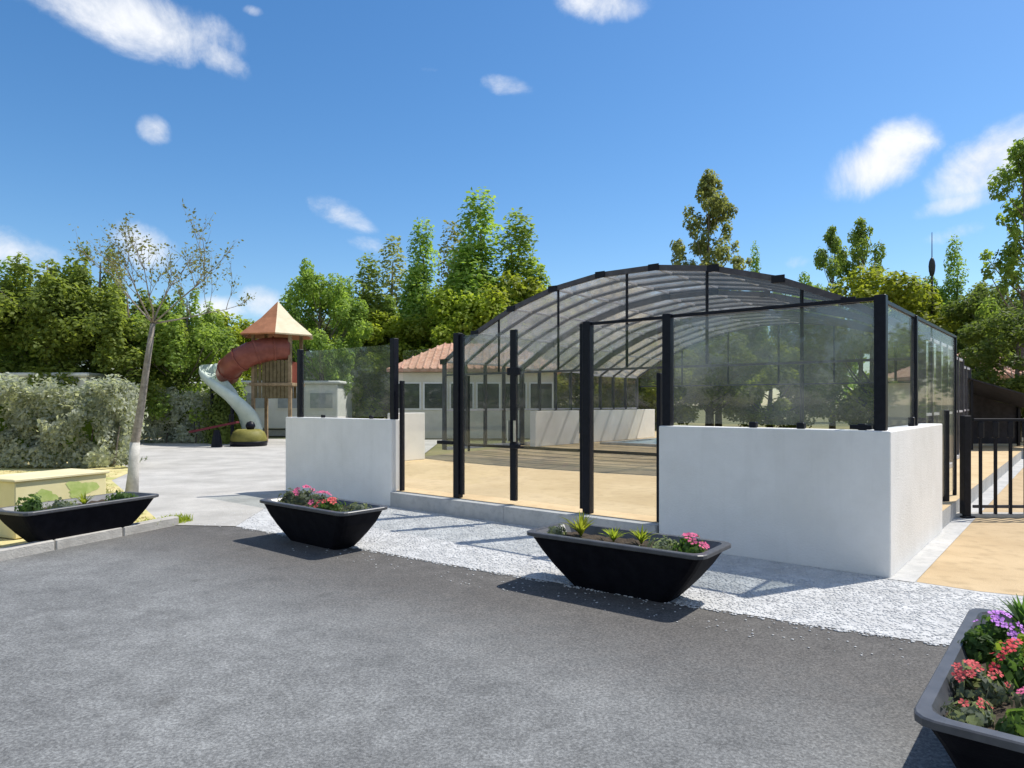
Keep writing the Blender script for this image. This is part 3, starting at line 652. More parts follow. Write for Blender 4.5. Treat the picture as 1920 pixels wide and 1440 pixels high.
# ------------------------------------------------------------------ kerb, post and fence
kb = random.Random(5); k0 = Vector((-5.62, 6.0)); k1 = Vector((-4.42, 9.12)); n = 4
for i in range(n):
    a = k0.lerp(k1, i/n); b = k0.lerp(k1, (i + 1)/n); c = (a + b)/2; ax = b - a
    o = MB().box((c.x, c.y, 0.045), (ax.length - 0.012, 0.13, 0.13), math.atan2(ax.y, ax.x), 0.012).build('kerb', 'kerb_stone')
    o['kind'] = 'structure'
bx = thing('storage_box', 'low pale yellow box with two green markings, behind the planter by the lawn', 'box', (-5.74, 8.0, 0), math.atan2(0.92, 0.39))
# local x runs away along the sunny side, local y to the left
MB().box((0.58, 0.36, 0.35), (1.14, 0.70, 0.66), 0, 0.01).build('body', 'box_yellow', bx)
MB().box((0.58, 0.36, 0.695), (1.20, 0.76, 0.035), 0, 0.008).build('lid', 'box_lid', bx)
MB().box((0.58, 0.36, 0.0125), (1.04, 0.60, 0.022), 0).build('plinth', 'wood', bx)
r_ = random.Random(3)
for cx_, cz_, w_, h_ in ((0.34, 0.47, 0.17, 0.075), (0.80, 0.51, 0.19, 0.10)):      # blotchy printed patches, one outline each
    k_ = 26; pts_ = []
    for i in range(k_):
        a_ = 2*math.pi*i/k_; q_ = 1 + 0.28*math.sin(3*a_ + cx_*9) + r_.uniform(-.16, .16); pts_.append((cx_ + w_*q_*math.cos(a_), cz_ + h_*q_*math.sin(a_)))
    MB().add([(x, 0.0075, z) for x, z in pts_], [tuple(range(k_))]).build('green_marking', 'box_green', bx)
def grass_tufts(name, n, poly, h0, h1, mat, seed):
    r = random.Random(seed); V = []; F = []; xs = [p[0] for p in poly]; ys = [p[1] for p in poly]; k = 0
    while k < n:
        x = r.uniform(min(xs), max(xs)); y = r.uniform(min(ys), max(ys))
        if not in_poly(x, y, poly): continue
        k += 1
        for _ in range(14):
            a = r.uniform(0, 6.28); h = r.uniform(h0, h1); bx, by = x + r.uniform(-.05, .05), y + r.uniform(-.05, .05); o_ = h*r.uniform(0.1, 0.6); b = len(V)
            dx, dy = math.cos(a)*o_, math.sin(a)*o_; wx, wy = -math.sin(a)*0.006, math.cos(a)*0.006
            V += [(bx - wx, by - wy, 0.01), (bx + wx, by + wy, 0.01), (bx + dx*0.5, by + dy*0.5, h*0.7), (bx + dx, by + dy, h)]
            F.append((b, b + 1, b + 2)); F.append((b, b + 2, b + 3))
    o = mesh_obj(name, np.array(V), np.array(F), mat); o['kind'] = 'stuff'; return o
grass_tufts('grass', 1500, [(-4.65, 9.1), (-8.2, 14.0), (-9, 16), (-13, 16), (-13, 9), (-7.0, 5.6), (-5.65, 6.3)], 0.02, 0.05, 'drygrass', 3)
grass_tufts('green_grass', 200, [(-5.3, 8.5), (-6.2, 11.5), (-8.5, 14), (-11, 13.5), (-9, 9.0), (-6.3, 7.0)], 0.05, 0.14, 'leaf_lime', 4)
grass_tufts('edge_grass', 60, [(-4.85, 8.7), (-4.55, 8.75), (-4.3, 9.35), (-4.55, 9.5)], 0.04, 0.12, 'leaf_bright', 6)

f = thing('picket_fence', 'black metal picket fence with broad picket heads, right of the corner wall', 'fence')
fx0, fy0 = 5.98, 9.62
for i, (x, w, top) in enumerate(((6.0, 0.09, 1.50), (6.29, 0.10, 1.42))):
    o = MB().box((x, fy0, top/2), (w, w, top), 0.1, 0.006).build('post', 'black_metal', f)
    MB().box((x, fy0, 0.0125 + 0.008), (0.17, 0.17, 0.025), 0.1, 0.004).build('base_plate', 'black_metal', f)
for i in range(12):
    x = 6.50 + i*0.205
    MB().box((x, fy0 - 0.004*i, 0.55 + 0.03), (0.032, 0.032, 1.06), 0.0).box((x, fy0 - 0.004*i, 1.225), (0.085, 0.04, 0.225), 0.0, 0.01).build('picket', 'black_metal', f)
MB().box((7.68, fy0 - 0.024, 1.36), (2.56, 0.03, 0.04), -0.02, 0.004).build('top_rail', 'black_metal', f)
MB().box((7.68, fy0 - 0.022, 0.16), (2.56, 0.03, 0.04), -0.02).build('bottom_rail', 'dark_frame', f)
o = MB().box((7.6, 9.66, 0.03), (3.4, 0.16, 0.06), -0.02, 0.01).build('fence_footing', 'kerb_stone'); o['kind'] = 'structure'

# ------------------------------------------------------------------ playground tower with slides
T = thing('slide_tower', 'playground slide tower with pointed orange roof, sunlight coloured in as cream', 'play tower', (-9.32, 27.6, 0))
# local x to the right, z up; roof peak above local (0, 0)
for sx in (-0.75, 0.75):
    for sy in (-0.75, 0.75):
        MB().box((sx, sy, 2.25), (0.13, 0.13, 4.5), 0, 0.01).build('post', 'wood', T)
MB().box((0, 0, 2.35), (1.75, 1.75, 0.12), 0, 0.01).build('platform', 'wood', T)
for sy in (-0.80, 0.80):
    mb = MB()
    for i in range(9): mb.box((-0.62 + i*0.155, sy, 2.55), (0.125, 0.03, 1.5), 0)
    mb.build('side_boards', 'olive_wood', T)
mb = MB()
for i in range(9): mb.box((0.80, -0.62 + i*0.155, 2.83), (0.03, 0.11, 0.84), 0)
mb.build('side_boards', 'red_plastic', T)
apex = (0, 0, 5.72); er = 1.62; ez = 4.32
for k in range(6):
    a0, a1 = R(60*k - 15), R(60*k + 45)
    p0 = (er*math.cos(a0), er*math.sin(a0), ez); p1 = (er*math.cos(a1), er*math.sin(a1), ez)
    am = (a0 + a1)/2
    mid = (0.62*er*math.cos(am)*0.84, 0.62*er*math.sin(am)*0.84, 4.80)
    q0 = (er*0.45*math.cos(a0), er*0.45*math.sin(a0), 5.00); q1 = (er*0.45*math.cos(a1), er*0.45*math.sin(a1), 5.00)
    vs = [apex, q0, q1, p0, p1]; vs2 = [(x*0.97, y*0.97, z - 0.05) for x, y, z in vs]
    mesh_obj('roof_panel', vs + vs2, [(0, 1, 2), (1, 3, 4, 2), (5, 7, 6), (6, 7, 9, 8), (3, 8, 9, 4), (0, 5, 6, 1), (1, 6, 8, 3), (0, 2, 7, 5), (2, 4, 9, 7)], 'sunlit_roof' if k in (4, 5, 0) and k != 4 else 'orange_roof', T)  # right-hand panels coloured cream for the sun on them
def arc(pts, n=24):                 # Catmull-Rom through points
    P_ = [Vector(p) for p in pts]; P_ = [2*P_[0] - P_[1]] + P_ + [2*P_[-1] - P_[-2]]; out = []
    for i in range(1, len(P_) - 2):
        for s_ in range(n//(len(P_) - 3) + 1):
            u = s_/(n//(len(P_) - 3) + 1); a, b, c, d = P_[i - 1:i + 3]
            out.append(0.5*((2*b) + (c - a)*u + (2*a - 5*b + 4*c - d)*u*u + (3*b - a - 3*c + d)*u**3))
    out.append(P_[-2]); return out
pts = arc([(0.6, -0.45, 3.75), (-0.1, -0.75, 3.72), (-0.8, -1.05, 3.5), (-1.5, -0.95, 3.1), (-1.95, -0.4, 2.75)], 30)
tb = MB(); tb.tube(pts, 0.47, 16, cap=False)
ob = tb.build('tube_slide', 'red_plastic', T, True); sm = ob.modifiers.new('shell', 'SOLIDIFY'); sm.thickness = 0.03
for i in (6, 13, 20, 27):
    if i < len(pts) - 1:
        tn = (pts[i + 1] - pts[i]).normalized()
        MB().tube([pts[i] - tn*0.035, pts[i] + tn*0.035], 0.51, 16).build('joint_flange', 'red_plastic', ob)
# pale chute that winds on below the tube
pts = arc([(-1.95, -0.38, 2.9), (-2.45, 0.1, 3.05), (-2.72, -0.25, 3.0), (-2.45, -0.85, 2.72), (-1.9, -1.2, 2.35), (-1.35, -1.25, 1.9), (-0.95, -1.0, 1.3), (-0.85, -0.6, 0.6), (-0.9, -0.4, 0.32)], 48)
vs = []; fs = []; m_ = 9
for i, p in enumerate(pts):
    tn = (pts[min(i + 1, len(pts) - 1)] - pts[max(i - 1, 0)]).normalized(); s_ = tn.cross(Vector((0, 0, 1))).normalized(); up = s_.cross(tn)
    for k in range(m_):
        a = math.pi*(-0.12 + 1.24*k/(m_ - 1)); vs.append(p + s_*(0.40*math.cos(a)) - up*(0.36*math.sin(a)))
for i in range(len(pts) - 1):
    for k in range(m_ - 1): fs.append((i*m_ + k, i*m_ + k + 1, (i + 1)*m_ + k + 1, (i + 1)*m_ + k))
ob = mesh_obj('chute', vs, fs, 'mint_plastic', T, True); sm = ob.modifiers.new('shell', 'SOLIDIFY'); sm.thickness = 0.03
MB().tube([(-1.42, -1.22, 0), (-1.42, -1.22, 1.62)], 0.07, 10).build('slide_leg', 'black_metal', T)
MB().tube([(-2.5, -0.6, 0), (-2.5, -0.6, 2.55)], 0.06, 10).build('slide_leg', 'black_metal', T)
T.scale = (0.95, 0.95, 0.985)
# play things at its foot
sw = thing('seesaw', 'dark red seesaw plank left of the slide tower foot', 'seesaw', (-10.6, 24.9, 0))
mb = MB(); mb.bar((-0.95, 0, 0.55), (0.75, 0, 0.90), 0.26, 0.07); mb.build('plank', 'maroon', sw)
MB().lathe([(0.20, 0.0), (0.16, 0.3), (0.10, 0.62)], (0, 0, 0), 12).build('fulcrum', 'black_metal', sw)
for x, z in ((-0.72, 0.62), (0.52, 0.88)):
    MB().tube([(x, -0.18, z + 0.03), (x, -0.18, z + 0.28), (x, 0.18, z + 0.28), (x, 0.18, z + 0.03)], 0.02, 8).build('handle', 'black_metal', sw)
tb = thing('play_tub', 'round olive tub with a black ball on top, at the slide tower foot', 'tub', (-9.72, 25.6, 0))
MB().lathe([(0.50, 0.0), (0.60, 0.06), (0.64, 0.30), (0.55, 0.52), (0.40, 0.62), (0.36, 0.60)], (0, 0, 0), 20).build('tub', 'olive_paint', tb, True)
MB().lathe([(0.56, 0.0), (0.645, 0.02), (0.662, 0.16), (0.66, 0.18)], (0, 0, 0.001), 20).build('foot_band', 'black_metal', tb, True)
MB().lathe([(0.02, 0.0), (0.12, 0.04), (0.17, 0.14), (0.17, 0.2), (0.12, 0.3), (0.02, 0.34)], (0.1, -0.1, 0.58), 14).build('ball', 'black_metal', tb, True)

# ------------------------------------------------------------------ buildings behind
def gable_house(label, x0, x1, y0, y1, eave, ridge, wall_mat, nwin, wz, ww, wh, hip=0.0):
    h = thing('building', label, 'building', ((x0 + x1)/2, (y0 + y1)/2, 0)); X, Y = (x1 - x0)/2, (y1 - y0)/2
    MB().box((0, 0, eave/2), (2*X, 2*Y, eave)).build('wall', wall_mat, h)
    ov = 0.35; hx = X + ov; hy = Y + ov; r = hx - hip
    v = [(-hx, -hy, eave + .02), (hx, -hy, eave + .02), (hx, hy, eave + .02), (-hx, hy, eave + .02), (-r, 0, ridge), (r, 0, ridge)]
    v2 = [(x, y, z + 0.14) for x, y, z in v]
    rf = mesh_obj('roof', v + v2, [(3, 2, 1, 0), (6, 7, 11, 10), (8, 9, 10, 11), (7, 8, 11), (9, 6, 10), (0, 1, 7, 6), (1, 2, 8, 7), (2, 3, 9, 8), (3, 0, 6, 9)], 'terracotta', h)
    mb = MB()                       # tile rolls down both slopes
    for sgn in (-1, 1):
        k = int(2*hx/0.32)
        for i in range(1, k):
            x = -hx + i*2*hx/k
            fr_ = 1.0 if abs(x) <= r else max(0.05, (hx - abs(x))/max(hip, 0.01))
            a = Vector((x, sgn*hy, eave + 0.16)); b = Vector((x, 0, ridge + 0.14)); mb.tube([a, a.lerp(b, fr_)], 0.06, 6)
    mb.build('roof_tiles', 'terracotta', rf)
    for i in range(nwin):
        x = -X + 2*X*(i + 0.5)/nwin
        w_ = MB().box((x, -Y - 0.012, wz), (ww + 0.14, 0.05, wh + 0.14)).build('window', 'mobile_white', h)
        MB().box((x, -Y - 0.03, wz), (ww, 0.05, wh)).build('pane', 'dark_window', w_)
    return h
gable_house('long low cream building with tiled roof behind the pool and gate', -5.2, 1.9, 31.0, 37.0, 2.95, 4.35, 'cream_wall', 6, 1.9, 0.95, 1.1, 2.2)
gable_house('cream building with tiled roof behind the picket fence at right', 17.3, 21.8, 27.5, 32.0, 2.55, 3.55, 'cream_wall', 4, 1.6, 0.7, 1.0, 1.6)
c = thing('canopy', 'dark sloping canvas canopy on posts behind the fence at right', 'canopy', (14.6, 21.0, 0))
mesh_obj('canvas', [(-1.4, -1, 2.28), (1.5, -1, 1.45), (1.5, 1, 1.45), (-1.4, 1, 2.28), (-1.4, -1, 2.32), (1.5, -1, 1.49), (1.5, 1, 1.49), (-1.4, 1, 2.32)],
         [(3, 2, 1, 0), (4, 5, 6, 7), (0, 1, 5, 4), (1, 2, 6, 5), (2, 3, 7, 6), (3, 0, 4, 7)], 'dark_canvas', c)
mesh_obj('side_curtain', [(-1.35, 0.96, 0.3), (1.45, 0.96, 0.3), (1.45, 0.96, 1.45), (-1.35, 0.96, 2.27), (-1.35, 0.99, 0.3), (1.45, 0.99, 0.3), (1.45, 0.99, 1.45), (-1.35, 0.99, 2.27)],
         [(0, 1, 2, 3), (7, 6, 5, 4), (0, 4, 5, 1), (1, 5, 6, 2), (2, 6, 7, 3), (3, 7, 4, 0)], 'dark_canvas', c)
for x, z in ((-1.3, 2.24), (1.4, 1.46)):
    for y in (-0.92, 0.90): MB().box((x, y, z/2), (0.07, 0.07, z)).build('post', 'black_metal', c)
def mobile_home(label, x, y, L, top, rot=0.0):
    h = thing('mobile_home', label, 'mobile home', (x, y, 0), rot)
    MB().box((0, 0, (top - 0.15 + 0.35)/2), (L, 3.0, top - 0.5), 0, 0.04).build('body', 'mobile_white', h)
    MB().box((0, 0, top - 0.085), (L + 0.3, 3.3, 0.16), 0, 0.05).build('roof', 'mobile_white', h)
    MB().box((0, 0, 0.16), (L - 0.2, 2.8, 0.30)).build('skirt', 'concrete', h)
    for i in range(3):
        x_ = -L/2 + L*(i + 0.5)/3
        w_ = MB().box((x_, -1.50, 1.7), (1.2, 0.06, 0.85)).build('window', 'mobile_white', h)
        MB().box((x_, -1.525, 1.7), (1.06, 0.05, 0.71)).build('pane', 'curtain', w_)
mobile_home('white mobile home behind the silver hedge, furthest left', -19.5, 28.0, 6.5, 2.75)
mobile_home('white mobile home between the young tree and the slide', -16.6, 35.0, 5.5, 2.6)
mobile_home('white mobile home right behind the slide tower foot', -10.6, 34.5, 4.6, 2.65)
lp = thing('street_lamp', 'tall thin street lamp rising above the trees at right', 'street lamp', (21.2, 35.0, 0))
MB().tube([(0, 0, 0), (0, 0, 4), (0, 0, 8.2)], [0.09, 0.075, 0.05], 8).build('pole', 'lamp_grey', lp)
MB().lathe([(0.06, 0), (0.10, 0.06), (0.14, 0.25), (0.155, 0.50), (0.13, 0.72), (0.08, 0.86), (0.04, 0.92)], (0, 0, 8.0), 20).build('lamp_head', 'lamp_grey', lp, True)
MB().tube([(0, 0, 8.8), (0, 0, 10.2)], [0.025, 0.015], 6).build('aerial', 'lamp_grey', lp)

# ------------------------------------------------------------------ hedges
def hedge(label, x0, x1, y0, y1, h, n, ls, mat, seed, rot=0.0):
    t = thing('hedge', label, 'hedge', ((x0 + x1)/2, (y0 + y1)/2, 0), rot); X, Y = (x1 - x0)/2, (y1 - y0)/2
    g = np.random.default_rng(seed); q = np.empty((n, 3)); d = np.zeros((n, 3))
    face = g.choice(4, n, p=[0.55, 0.25, 0.08, 0.12])
    a = g.uniform(-1, 1, n); b = g.uniform(0.03, 1, n)
    for fi in range(4):
        m_ = face == fi; k = m_.sum()
        if fi == 0: q[m_] = np.c_[a[m_]*X, np.full(k, -Y), b[m_]*h]; d[m_] = (0, -1, 0.25)
        if fi == 1: q[m_] = np.c_[a[m_]*X, (b[m_]*2 - 1)*Y, np.full(k, h)]; d[m_] = (0, -0.1, 1)
        if fi == 2: q[m_] = np.c_[np.full(k, -X), (a[m_])*Y, b[m_]*h]; d[m_] = (-1, 0, 0.2)
        if fi == 3: q[m_] = np.c_[np.full(k, X), (a[m_])*Y, b[m_]*h]; d[m_] = (1, 0, 0.2)
    # lumpy outline: clumps pushed in and out, hollows between them
    cl = g.uniform(-1, 1, (int(X*Y*60) + 40, 3))*np.array([X, Y, h/2]) + np.array([0, 0, h/2])
    cl_r = g.normal(0, 1, len(cl)); idx = np.array([np.argmin(((cl - p)**2).sum(1)) for p in q[:]])
    dep = -0.16 + 0.17*cl_r[idx] + g.normal(0, 0.07, n) - np.abs(g.normal(0, 0.10, n))
    q += d*dep[:, None]; q[:, 2] = np.clip(q[:, 2], 0.06, None)
    q[:, 2] += (q[:, 2] > h*0.85)*np.abs(g.normal(0, 0.05, n))
    v, f_ = leaf_mesh(q, d, ls, 0.5, seed)
    mesh_obj('foliage', v, f_, mat, t)
    MB().box((0, 0, h*0.42), (2*X - 1.3, 2*Y - 1.15, h*0.72), 0, 0.05).build('branchwork', 'leaf_dark', t)
    mb = MB(); r_ = random.Random(seed)
    for i in range(int(X*2.5) + 2):
        x = -X + 0.2 + (2*X - 0.4)*i/(int(X*2.5) + 1); mb.tube([(x, r_.uniform(-.3, .1) - Y*0.4, 0), (x + r_.uniform(-.1, .1), -Y*0.3, h*0.5)], [0.03, 0.02], 6)
    mb.build('stems', 'bark', t)
    return t
hedge('silvery clipped hedge behind the lawn at the left edge', -16.0, -9.6, 16.7, 18.2, 2.02, 24000, 0.125, 'leaf_silver', 3)
hedge('dull grey-green hedge far behind the young tree trunk', -14.6, -11.6, 27.2, 28.4, 1.95, 6000, 0.14, 'leaf_silver', 5)

# ------------------------------------------------------------------ trees
def tree_proto(kind, leaf, seed, H, rx, n, ls, z0=0.12, blobs=55):
    """an Empty with a trunk (limbs in its mesh) and a leafy crown built from many small leaf clumps"""
    r_ = random.Random(seed); g = np.random.default_rng(seed)
    t = thing('tree', 'tree', 'tree'); cs = []
    if kind == 'round':
        for _ in range(blobs):
            while True:
                x, y, z = r_.uniform(-1, 1), r_.uniform(-1, 1), r_.uniform(-1, 1)
                if 0.15 < x*x + y*y + z*z < 1: break
            zz = (z0 + (1 - z0)*(0.5 + 0.5*z))*H; wide = 1 - 0.25*max(0, z)
            cs.append((x*rx*wide, y*rx*wide, zz*0.97, r_.uniform(0.10, 0.20)*rx*1.25, 1.0))
    elif kind == 'shoots':             # dense below, upright feathery shoots on top
        for _ in range(blobs):
            a = r_.uniform(0, 6.28); q = math.sqrt(r_.random()); zz = r_.uniform(z0, 0.70)
            cs.append((q*rx*math.cos(a), q*rx*math.sin(a), zz*H, r_.uniform(0.14, 0.24)*rx*1.2, 1.0))
        for _ in range(int(blobs*0.22)):
            a = r_.uniform(0, 6.28); q = math.sqrt(r_.random())*0.9; hh = r_.uniform(0.80, 1.0) - 0.14*q
            for s_ in np.linspace(0.56, hh, 7):
                cs.append((q*rx*math.cos(a) + r_.uniform(-.1, .1), q*rx*math.sin(a) + r_.uniform(-.1, .1), s_*H, 0.15*rx*(1.25 - 0.55*(s_ - 0.56)/(hh - 0.54)), 1.6))
    elif kind == 'plume':              # poplar habit: several narrow flames
        for k in range(5):
            a = r_.uniform(0, 6.28); q = r_.uniform(0.15, 0.85) if k else 0; hh = (r_.uniform(0.60, 0.88) if k else 1.0)
            for s_ in np.linspace(z0, hh, 13):
                u = (s_ - z0)/(hh - z0); wr = 0.44*rx*(0.6 + 1.0*u*(1 - u)*1.8)
                cs.append((q*rx*math.cos(a)*(0.5 + 0.5*u) + r_.uniform(-.15, .15), q*rx*math.sin(a)*(0.5 + 0.5*u) + r_.uniform(-.15, .15), s_*H, wr*r_.uniform(0.6, 1.1), 1.5))
    elif kind == 'sparse':             # open crown, clumps on visible limbs with sky between
        for _ in range(blobs):
            u = r_.uniform(z0, 1.0); a = r_.uniform(0, 6.28); q = r_.uniform(0.15, 1.0)*math.sin(math.pi*min(1, 0.16 + 0.84*(u - z0)/(1 - z0)))**0.6
            cs.append((q*rx*math.cos(a), q*rx*math.sin(a), u*H, r_.uniform(0.07, 0.2)*rx*(1.25 if blobs < 100 else 0.85), 1.2))
    cs = np.array(cs); wts = cs[:, 3]**2*cs[:, 4]; wts /= wts.sum(); idx = g.choice(len(cs), n, p=wts)
    d = g.normal(0, 1, (n, 3)); d /= np.linalg.norm(d, axis=1, keepdims=True)
    rad = cs[idx, 3]*(g.uniform(0.25, 1.12, n)**0.55); q = cs[idx, :3] + d*rad[:, None]*np.c_[np.ones(n), np.ones(n), cs[idx, 4]]
    q[:, 2] = np.clip(q[:, 2], 0.05*H, None)
    up = d*0.8 + np.array([0, 0, 0.75]); v, f_ = leaf_mesh(q, up, ls, 0.62, seed)
    mesh_obj('crown', v, f_, leaf, t)
    mb = MB(); tr = 0.012*H + 0.07
    pts = [(0, 0, -0.05), (r_.uniform(-.1, .1), r_.uniform(-.1, .1), H*0.25), (r_.uniform(-.2, .2), r_.uniform(-.2, .2), H*0.55), (r_.uniform(-.2, .2), r_.uniform(-.2, .2), H*0.9)]
    mb.tube(pts, [tr*1.25, tr*0.85, tr*0.5, tr*0.12], 9)
    order = list(range(len(cs))); r_.shuffle(order)
    for i in order[:26]:
        c = Vector(cs[i, :3]); s_ = max(0.14*H, min(c.z - (abs(c.x) + abs(c.y))*0.7 - 0.3, 0.8*H)); u = s_/(0.9*H)
        st = Vector(pts[1]).lerp(Vector(pts[2]), min(1, max(0, (s_ - .25*H)/(.3*H)))); st.z = s_
        m_ = st.lerp(c, 0.55) + Vector((0, 0, -0.12*(c - st).length*0.5)); w0 = max(0.025, tr*0.4*(1 - u*0.8))
        mb.tube([st, m_, c], [w0, w0*0.6, 0.012], 5)
    mb.build('trunk', 'bark', t, True)
    return t, H
PR = {}
def proto(key, *a, **k): PR[key] = [tree_proto(*a, **k), False]
proto('shoots', 'shoots', 'leaf_mid', 11, 7.5, 2.2, 21000, 0.17, z0=0.16, blobs=70)
proto('shoots_b', 'shoots', 'leaf_mid', 12, 7.0, 2.0, 19000, 0.17, z0=0.2, blobs=60)
proto('round', 'round', 'leaf_mid', 21, 8.5, 2.6, 20000, 0.18, z0=0.22, blobs=80)
proto('dark', 'round', 'leaf_dark', 22, 8.0, 2.8, 20000, 0.18, z0=0.14, blobs=80)
proto('bush', 'round', 'leaf_bright', 31, 5.5, 2.5, 19000, 0.17, z0=0.05, blobs=80)
proto('plume', 'plume', 'leaf_mid', 41, 11.0, 2.0, 21000, 0.20, z0=0.16)
proto('plume_pale', 'plume', 'leaf_pale', 42, 11.0, 1.9, 9000, 0.20, z0=0.16)
proto('sparse', 'sparse', 'leaf_pale', 51, 12.0, 2.3, 11000, 0.19, z0=0.36, blobs=150)
proto('thin', 'sparse', 'leaf_mid', 52, 11.0, 2.1, 5200, 0.20, z0=0.36, blobs=40)
def place(key, x, y, h, label, wid=1.0, rot=None):
    (root, H), used = PR[key]; s_ = h/H; rot = rng.uniform(0, 6.28) if rot is None else rot
    if not used:
        PR[key][1] = True; root.location = (x, y, 0); root.rotation_euler = (0, 0, rot); root.scale = (s_*wid, s_*wid, s_); t = root
    else:
        t = dup(root, (x, y, 0), rot, (s_*wid, s_*wid, s_))
    t['label'] = label; t['group'] = 'trees behind the pool and lawn'
    return t
place('shoots', -20.9, 29.0, 7.7, 'bushy tree with upright shoots, at the left edge of the picture', 1.15)
place('shoots_b', -18.7, 27.8, 7.9, 'bushy tree with upright shoots above the silver hedge, second from left', 1.1)
place('shoots', -17.0, 28.6, 8.2, 'tallest upright-shooted tree above the silver hedge', 1.0)
place('shoots_b', -15.3, 27.6, 6.6, 'bushy tree just left of the young tree trunk', 1.15)
place('shoots', -13.4, 28.6, 6.5, 'bushy tree just right of the young tree trunk', 1.1)
place('bush', -18.2, 43.0, 7.2, 'small distant tree in the gap left of the slide tower', 1.1)
place('round', -15.6, 46.0, 6.6, 'low distant tree right behind the red tube slide', 1.3)
place('dark', -22.8, 33.0, 6.8, 'dark tree half cut by the left edge of the picture', 1.1)
place('round', -9.5, 34.5, 9.0, 'rounded green tree right behind the orange slide tower roof', 0.78)
place('plume', -8.1, 39.0, 9.3, 'narrow flame-shaped tree right of the rounded tree', 1.4)
place('plume_pale', -8.4, 49.0, 12.8, 'pale thin poplar between two greener flame-shaped trees', 1.3)
place('plume', -5.2, 40.0, 11.4, 'dark flame-shaped tree above the left glass screen post', 1.15)
place('plume_pale', -4.2, 50.0, 14.0, 'pale poplar left of the tallest flame-shaped tree', 1.25)
place('plume', -1.9, 39.0, 12.7, 'tallest flame-shaped tree of the middle group', 1.45, 0.4)
place('plume', 0.3, 40.0, 11.9, 'flame-shaped tree just left of the enclosure vault', 1.45, 2.2)
place('round', -6.6, 42.5, 8.6, 'green tree filling the gap between the flame-shaped trees, left of the gate', 0.95)
place('round', -2.6, 43.5, 9.6, 'full green tree behind the tallest flame-shaped tree', 1.0)
place('bush', -7.4, 39.0, 6.7, 'bright bush behind the left glass screen', 1.1)
place('bush', -4.6, 39.4, 6.9, 'bright bush over the left screen post', 1.1)
place('bush', -2.2, 38.0, 8.2, 'yellow-green tree touching the left curve of the vault', 1.0)
place('bush', 0.2, 38.5, 8.5, 'largest yellow-green tree, behind the left curve of the vault', 1.0)
place('round', 2.6, 41.0, 8.4, 'green tree peeking over the vault left of its top', 1.0)
place('dark', -11.5, 42.0, 7.2, 'dark tree low behind the slide tower roof', 1.1)
place('dark', 6.4, 44.0, 9.6, 'dark tree seen through the vault, its tip above the ridge', 1.0)
place('sparse', 11.4, 40.0, 14.6, 'tall pale airy tree rising alone above the vault', 0.8)
place('plume', 14.7, 42.0, 10.6, 'slim small tree just right of the tall airy tree', 0.5)
place('round', 15.6, 38.0, 9.0, 'green tree above the right shoulder of the vault', 0.7)
place('thin', 19.4, 42.0, 12.0, 'thin airy tree, left one of two over the right corner post', 0.72, 1.0)
place('thin', 21.4, 42.5, 12.6, 'thin airy tree, right one of two over the right corner post', 0.7, 3.5)
place('bush', 19.0, 36.5, 8.6, 'bright rounded tree directly behind the right corner post', 1.05)
place('round', 21.2, 37.0, 8.7, 'green tree behind the foot of the tall street lamp', 0.85)
place('plume', 23.3, 36.5, 9.7, 'pointed tree right of the street lamp', 0.75)
place('shoots_b', 25.0, 35.0, 8.2, 'grey-green tree near the right edge of the picture', 1.2)
place('thin', 21.6, 29.2, 12.4, 'tall open tree cut by the right edge of the picture', 0.85, 2.2)
place('dark', 17.6, 24.2, 5.0, 'dark dense shrubby tree at the right edge above the canopy', 1.25)
place('dark', 22.8, 33.0, 7.4, 'dark tree between street lamp and right edge', 1.0)
place('dark', 9.8, 46.0, 8.2, 'dark tree seen through the centre of the vault', 1.2)
place('dark', 14.0, 47.0, 8.2, 'dark tree seen through the right half of the vault', 1.2)
place('bush', 4.6, 37.5, 4.6, 'low bright bush seen through the gate, right of the long building', 1.3)
place('bush', 7.6, 36.5, 4.9, 'low bush seen through the vault left of centre', 1.3)
place('round', 10.6, 37.5, 6.0, 'low green tree seen through the vault behind the corner wall glass', 1.3)
place('bush', 13.4, 36.0, 4.8, 'low bush seen through the vault right of centre', 1.3)
b_ = FP('shrub', 'green shrub under the pale slide chute', 'shrub', (-11.25, 27.3, 0), 0.85, 2.35, 'leaf_mid', 5200, 0.12, seed=71)

# tree belt added behind and beside the viewer for the glass to reflect
def reflected_trees():
    g = np.random.default_rng(77); C_ = []
    spots = [(-34 + g.normal(0, 1.5), y, 7.5) for y in np.arange(-34, 20, 3.2)] + [(x, -36 + g.normal(0, 1.5), 8.0) for x in np.arange(-34, 40, 3.4)] + \
            [(42 + g.normal(0, 1.5), y, 8.5) for y in np.arange(-32, 44, 3.2)] + [(x, 50 + g.normal(0, 2), 8.0) for x in np.arange(28, 42, 3.2)]
    for x, y, h in spots:
        h *= g.uniform(0.75, 1.3); k = 26
        d = g.normal(0, 1, (k, 3)); d /= np.linalg.norm(d, axis=1, keepdims=True); d *= g.uniform(0.3, 1, (k, 1))
        C_.append(np.c_[x + d[:, 0]*2.4, y + d[:, 1]*2.4, h*0.52 + d[:, 2]*h*0.47, np.full(k, 0.9)])
    C_ = np.concatenate(C_); n_ = 90000; idx = g.integers(0, len(C_), n_); d = g.normal(0, 1, (n_, 3)); d /= np.linalg.norm(d, axis=1, keepdims=True)
    q = C_[idx, :3] + d*C_[idx, 3:4]*g.uniform(0.3, 1.1, (n_, 1)); q[:, 2] = np.clip(q[:, 2], 0.1, None)
    v, f_ = leaf_mesh(q, d, 0.42, 0.62, 7); o = mesh_obj('reflected_trees', v, f_, 'leaf_mid'); o['kind'] = 'stuff'
reflected_trees()

